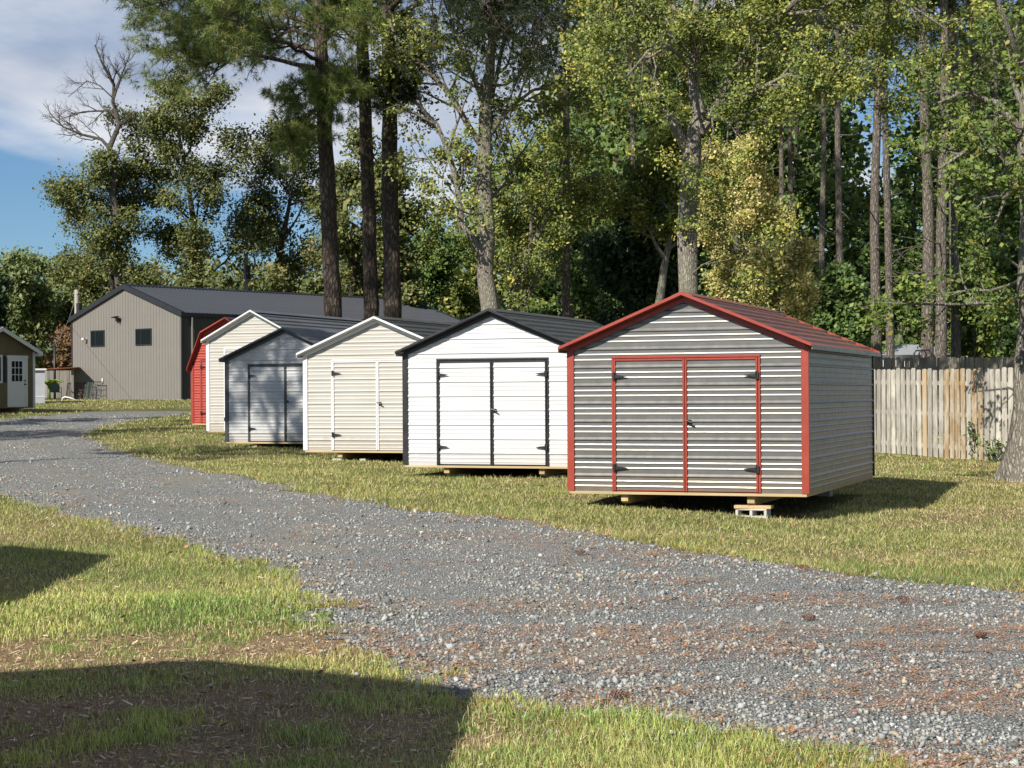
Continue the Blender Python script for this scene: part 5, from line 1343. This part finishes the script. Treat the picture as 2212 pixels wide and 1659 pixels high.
# --- the wood behind everything
def distant_woods():
    rr = np.random.default_rng(5); R = random.Random(6)
    kx = [-200, 0, 250, 600, 860, 900, 1000, 1080, 1250, 1400, 1760, 1850, 1890, 1950, 1985, 2100, 2500]; ky = [640, 610, 600, 580, 590, 520, 440, 330, 160, 0, 60, 330, 520, 520, 250, 40, 0]
    C, Sz, Co, br = [], [], [], []
    def pal(px): return (OLIVE if px < 900 else YGREEN if px < 1650 and R.random() < 0.55 else GREEN)
    for row in range(3):
        Z0 = (96, 108, 122)[row]
        px = -150 - 40 * row
        while px < 2420:
            Z = Z0 + R.uniform(-5, 5) + (34 if px < 1200 else 0); top = np.interp(px, kx, ky) + R.uniform(-30, 60); p = at(px, 900, Z); g = gzf(p.x, p.y)
            H = max(4.0, at(px, top, Z).z - g); rc = min(5.0, 1.6 + H * 0.16)
            br.append((0, [Vector((p.x, p.y, g - 0.2)), Vector((p.x + R.uniform(-.4, .4), p.y, g + H * 0.5)), Vector((p.x, p.y, g + H * 0.9))], [0.22, 0.16, 0.04]))
            nc = int(12 + H * 2.6)
            P, W = pal(px); P = np.array(P) * 0.9; W = np.array(W, float) / sum(W)
            for j in range(nc):
                z = H * (0.10 + 0.9 * (j + R.random()) / nc); a = R.uniform(0, 6.28); q = rc * (0.35 + 0.65 * R.random()) * (1.0 if z < H * 0.6 else max(0.15, 1.25 - z / H))
                c = np.array([p.x + math.cos(a) * q, p.y + math.sin(a) * q * 0.8, g + z]); m = 30
                C.append(c + rr.normal(size=(m, 3)) * np.array([0.75, 0.75, 0.5]) * (0.7 + 0.6 * R.random())); Sz.append(np.full(m, 0.33)); Co.append(P[rr.choice(len(P), m, p=W)] * (0.8 + 0.4 * rr.random((m, 1))))
            px += R.uniform(55, 85)
    C = np.concatenate(C); s = (np.concatenate(Sz) * rr.lognormal(0, 0.3, len(C)))[:, None]; Co = np.concatenate(Co); n = len(C)
    N = 0.75 * rr.normal(size=(n, 3)) + np.array([-0.35, -0.45, 0.65]); N /= np.linalg.norm(N, axis=1, keepdims=True)
    a = np.cross(N, rr.normal(size=(n, 3))); a /= np.linalg.norm(a, axis=1, keepdims=True); b = np.cross(N, a); a *= s * 0.62; b *= s * 0.42
    V = np.stack([C - a, C + b, C + a, C - b], 1).reshape(-1, 3)
    root = empty('distant_woods', (0, 0, 0), 0, 'far mixed wood closing the view behind all the trees'); root['kind'] = 'stuff'
    link('foliage', np_mesh('foliage', V, np.arange(4 * n).reshape(n, 4), np.repeat(Co, 4, 0)), root, mat=M['leaf'])
    link('trunks', tubes_mesh('trunks', br, (7,)), root, mat=M['bark_dark'])
    return n
distant_woods()

# ------------------------------------------------------------------ small plants
def banana():
    p = at(106, 862, 90.0); g = gzf(p.x, p.y); R = random.Random(3)
    root = empty('banana_plant', (p.x, p.y, g), 0, 'bright green banana plant beside the pale utility shed', 'plant')
    MB().tube([(0, 0, -0.05), (0, 0, 0.8)], [0.09, 0.06], 8).build('stem', M['greenstem'], root, smooth=True)
    for i in range(9):
        a = i * 2.4; ln = R.uniform(0.75, 1.15); vs, fs = [], []
        for j in range(7):
            t = j / 6; r = ln * t * 0.75; z = 0.75 + ln * (0.95 * t - 0.75 * t * t); w = 0.17 * math.sin(math.pi * min(1, 0.08 + t * 0.95)) + 0.01
            c, s = math.cos(a), math.sin(a)
            vs += [(c * r - s * w, s * r + c * w, z - 0.04), (c * r, s * r, z), (c * r + s * w, s * r - c * w, z - 0.04)]
        for j in range(6): fs += [(3 * j, 3 * j + 1, 3 * j + 4, 3 * j + 3), (3 * j + 1, 3 * j + 2, 3 * j + 5, 3 * j + 4)]
        me = np_mesh('leaf', np.array(vs), np.array(fs), np.tile([0.20, 0.33, 0.05], (len(vs), 1)) * R.uniform(0.8, 1.15))
        link('leaf', me, root, mat=M['leaf'])
M['greenstem'] = paint('green_stem', (0.13, 0.18, 0.05), 0.6, 0, 0.3, 0.15)
banana()
def ivy(label, px, py, depth, w, h, n, seed):
    rr = np.random.default_rng(seed); p = at(px, py, depth); g = gzf(p.x, p.y); R = random.Random(seed)
    root = empty('ivy_vine', (p.x, p.y, g), 0, label, 'vine', 'vines on the picket fence')
    tw = []
    for i in range(7):
        q = Vector((R.uniform(-w * .3, w * .3), 0, 0)); pts = [q.copy()]
        for j in range(6): q = q + Vector((R.gauss(0, .06), R.gauss(0, .03), h / 6 * R.uniform(.6, 1.2))); pts.append(q.copy())
        tw.append((0, pts, [0.008] * 7))
    link('stems', tubes_mesh('stems', tw, (4,)), root, mat=M['bark_dark'])
    seg = [[a, b] for _, pts, _ in tw for a, b in zip(pts[:-1], pts[1:])]
    link('leaves', leaf_cloud('leaves', seg, n, 0.05, 0.06, *GREEN, seed), root, mat=M['leaf'])
ivy('ivy climbing the picket fence, taller clump', 2112, 985, 34.9, 0.35, 0.75, 150, 1)
ivy('ivy at the foot of the picket fence beside the edge tree', 2150, 992, 34.0, 0.35, 0.45, 130, 2)
M['cone'] = colmat('pine_cone', 0.8)
def cone(px, py, s, rz, lb):
    x, y = ground_hit(px, py); R = random.Random(int(px)); vs, fs, cs = [], [], []
    for i in range(46):
        t = i / 45; a = i * 2.4; r = s * 0.42 * math.sin(math.pi * (0.12 + 0.82 * t)); z = (t - 0.5) * s * 1.6
        c, q = math.cos(a), math.sin(a); b = len(vs); w = s * 0.13
        vs += [(z, c * r * 0.3, q * r * 0.3), (z + s * .12, c * r - q * w, q * r + c * w), (z + s * .2, c * r * 1.15, q * r * 1.15), (z + s * .12, c * r + q * w, q * r - c * w)]
        fs.append((b, b + 1, b + 2, b + 3)); k = R.uniform(.7, 1.3); cs += [(0.12 * k, 0.05 * k, 0.03 * k)] * 4
    o = link('pine_cone', np_mesh('pine_cone', np.array(vs), np.array(fs), np.array(cs)), None, (x, y, gzf(x, y) + s * 0.42 + 0.012), M['cone'])
    o.rotation_euler = (0, 0.05, rz); tag(o, lb, 'pine cone', 'pine cones on the drive')
for (px, py, rz, lb) in ((1746, 1344, 0.2, 'reddish pine cone on the gravel straight in front of the red trimmed shed'), (1949, 1304, -0.2, 'reddish pine cone on the gravel near the right lawn edge'), (2116, 1384, 0.4, 'pine cone nearest the right edge of the picture'),
                         (1252, 1201, 0.1, 'pine cone on the gravel below the white shed'), (1335, 1516, -0.1, 'pine cone at the near edge of the gravel by the grass'), (1735, 1234, 0.3, 'pine cone at the far edge of the gravel')): cone(px, py, 0.06, rz, lb)
def roof_needles(root, W, L, Hw, rise, n, seed):
    rr = np.random.default_rng(seed); y = L * (0.25 + 0.8 * rr.random(n) ** 0.6); t = rr.random(n) ** 0.8
    x = t * (W / 2 + 0.05); z = Hw + rise * (1 - x / (W / 2)) + 0.03 + 0.036
    a = rr.normal(0, 1.0, n); d = np.stack([np.cos(a), np.sin(a), -rise / (W / 2) * np.cos(a)], 1) * 0.07; s_ = np.stack([-np.sin(a), np.cos(a), rise / (W / 2) * np.sin(a)], 1) * 0.004
    P = np.stack([x, y, z], 1); V = np.stack([P - s_, P + s_, P + d + s_, P + d - s_], 1).reshape(-1, 3)
    c = np.array([0.45, 0.20, 0.07]) * (0.7 + 0.6 * rr.random((n, 1)))
    o = link('roof_needles', np_mesh('roof_needles', V, np.arange(4 * n).reshape(n, 4), np.repeat(c, 4, 0)), root, mat=M['straw']); o['kind'] = 'stuff'
grow_lawn(); spread_gravel(); spread_litter(); spread_chips()
roof_needles(SH['gray_red'], W10, 4.88, 1.81, 0.625, 520, 1)
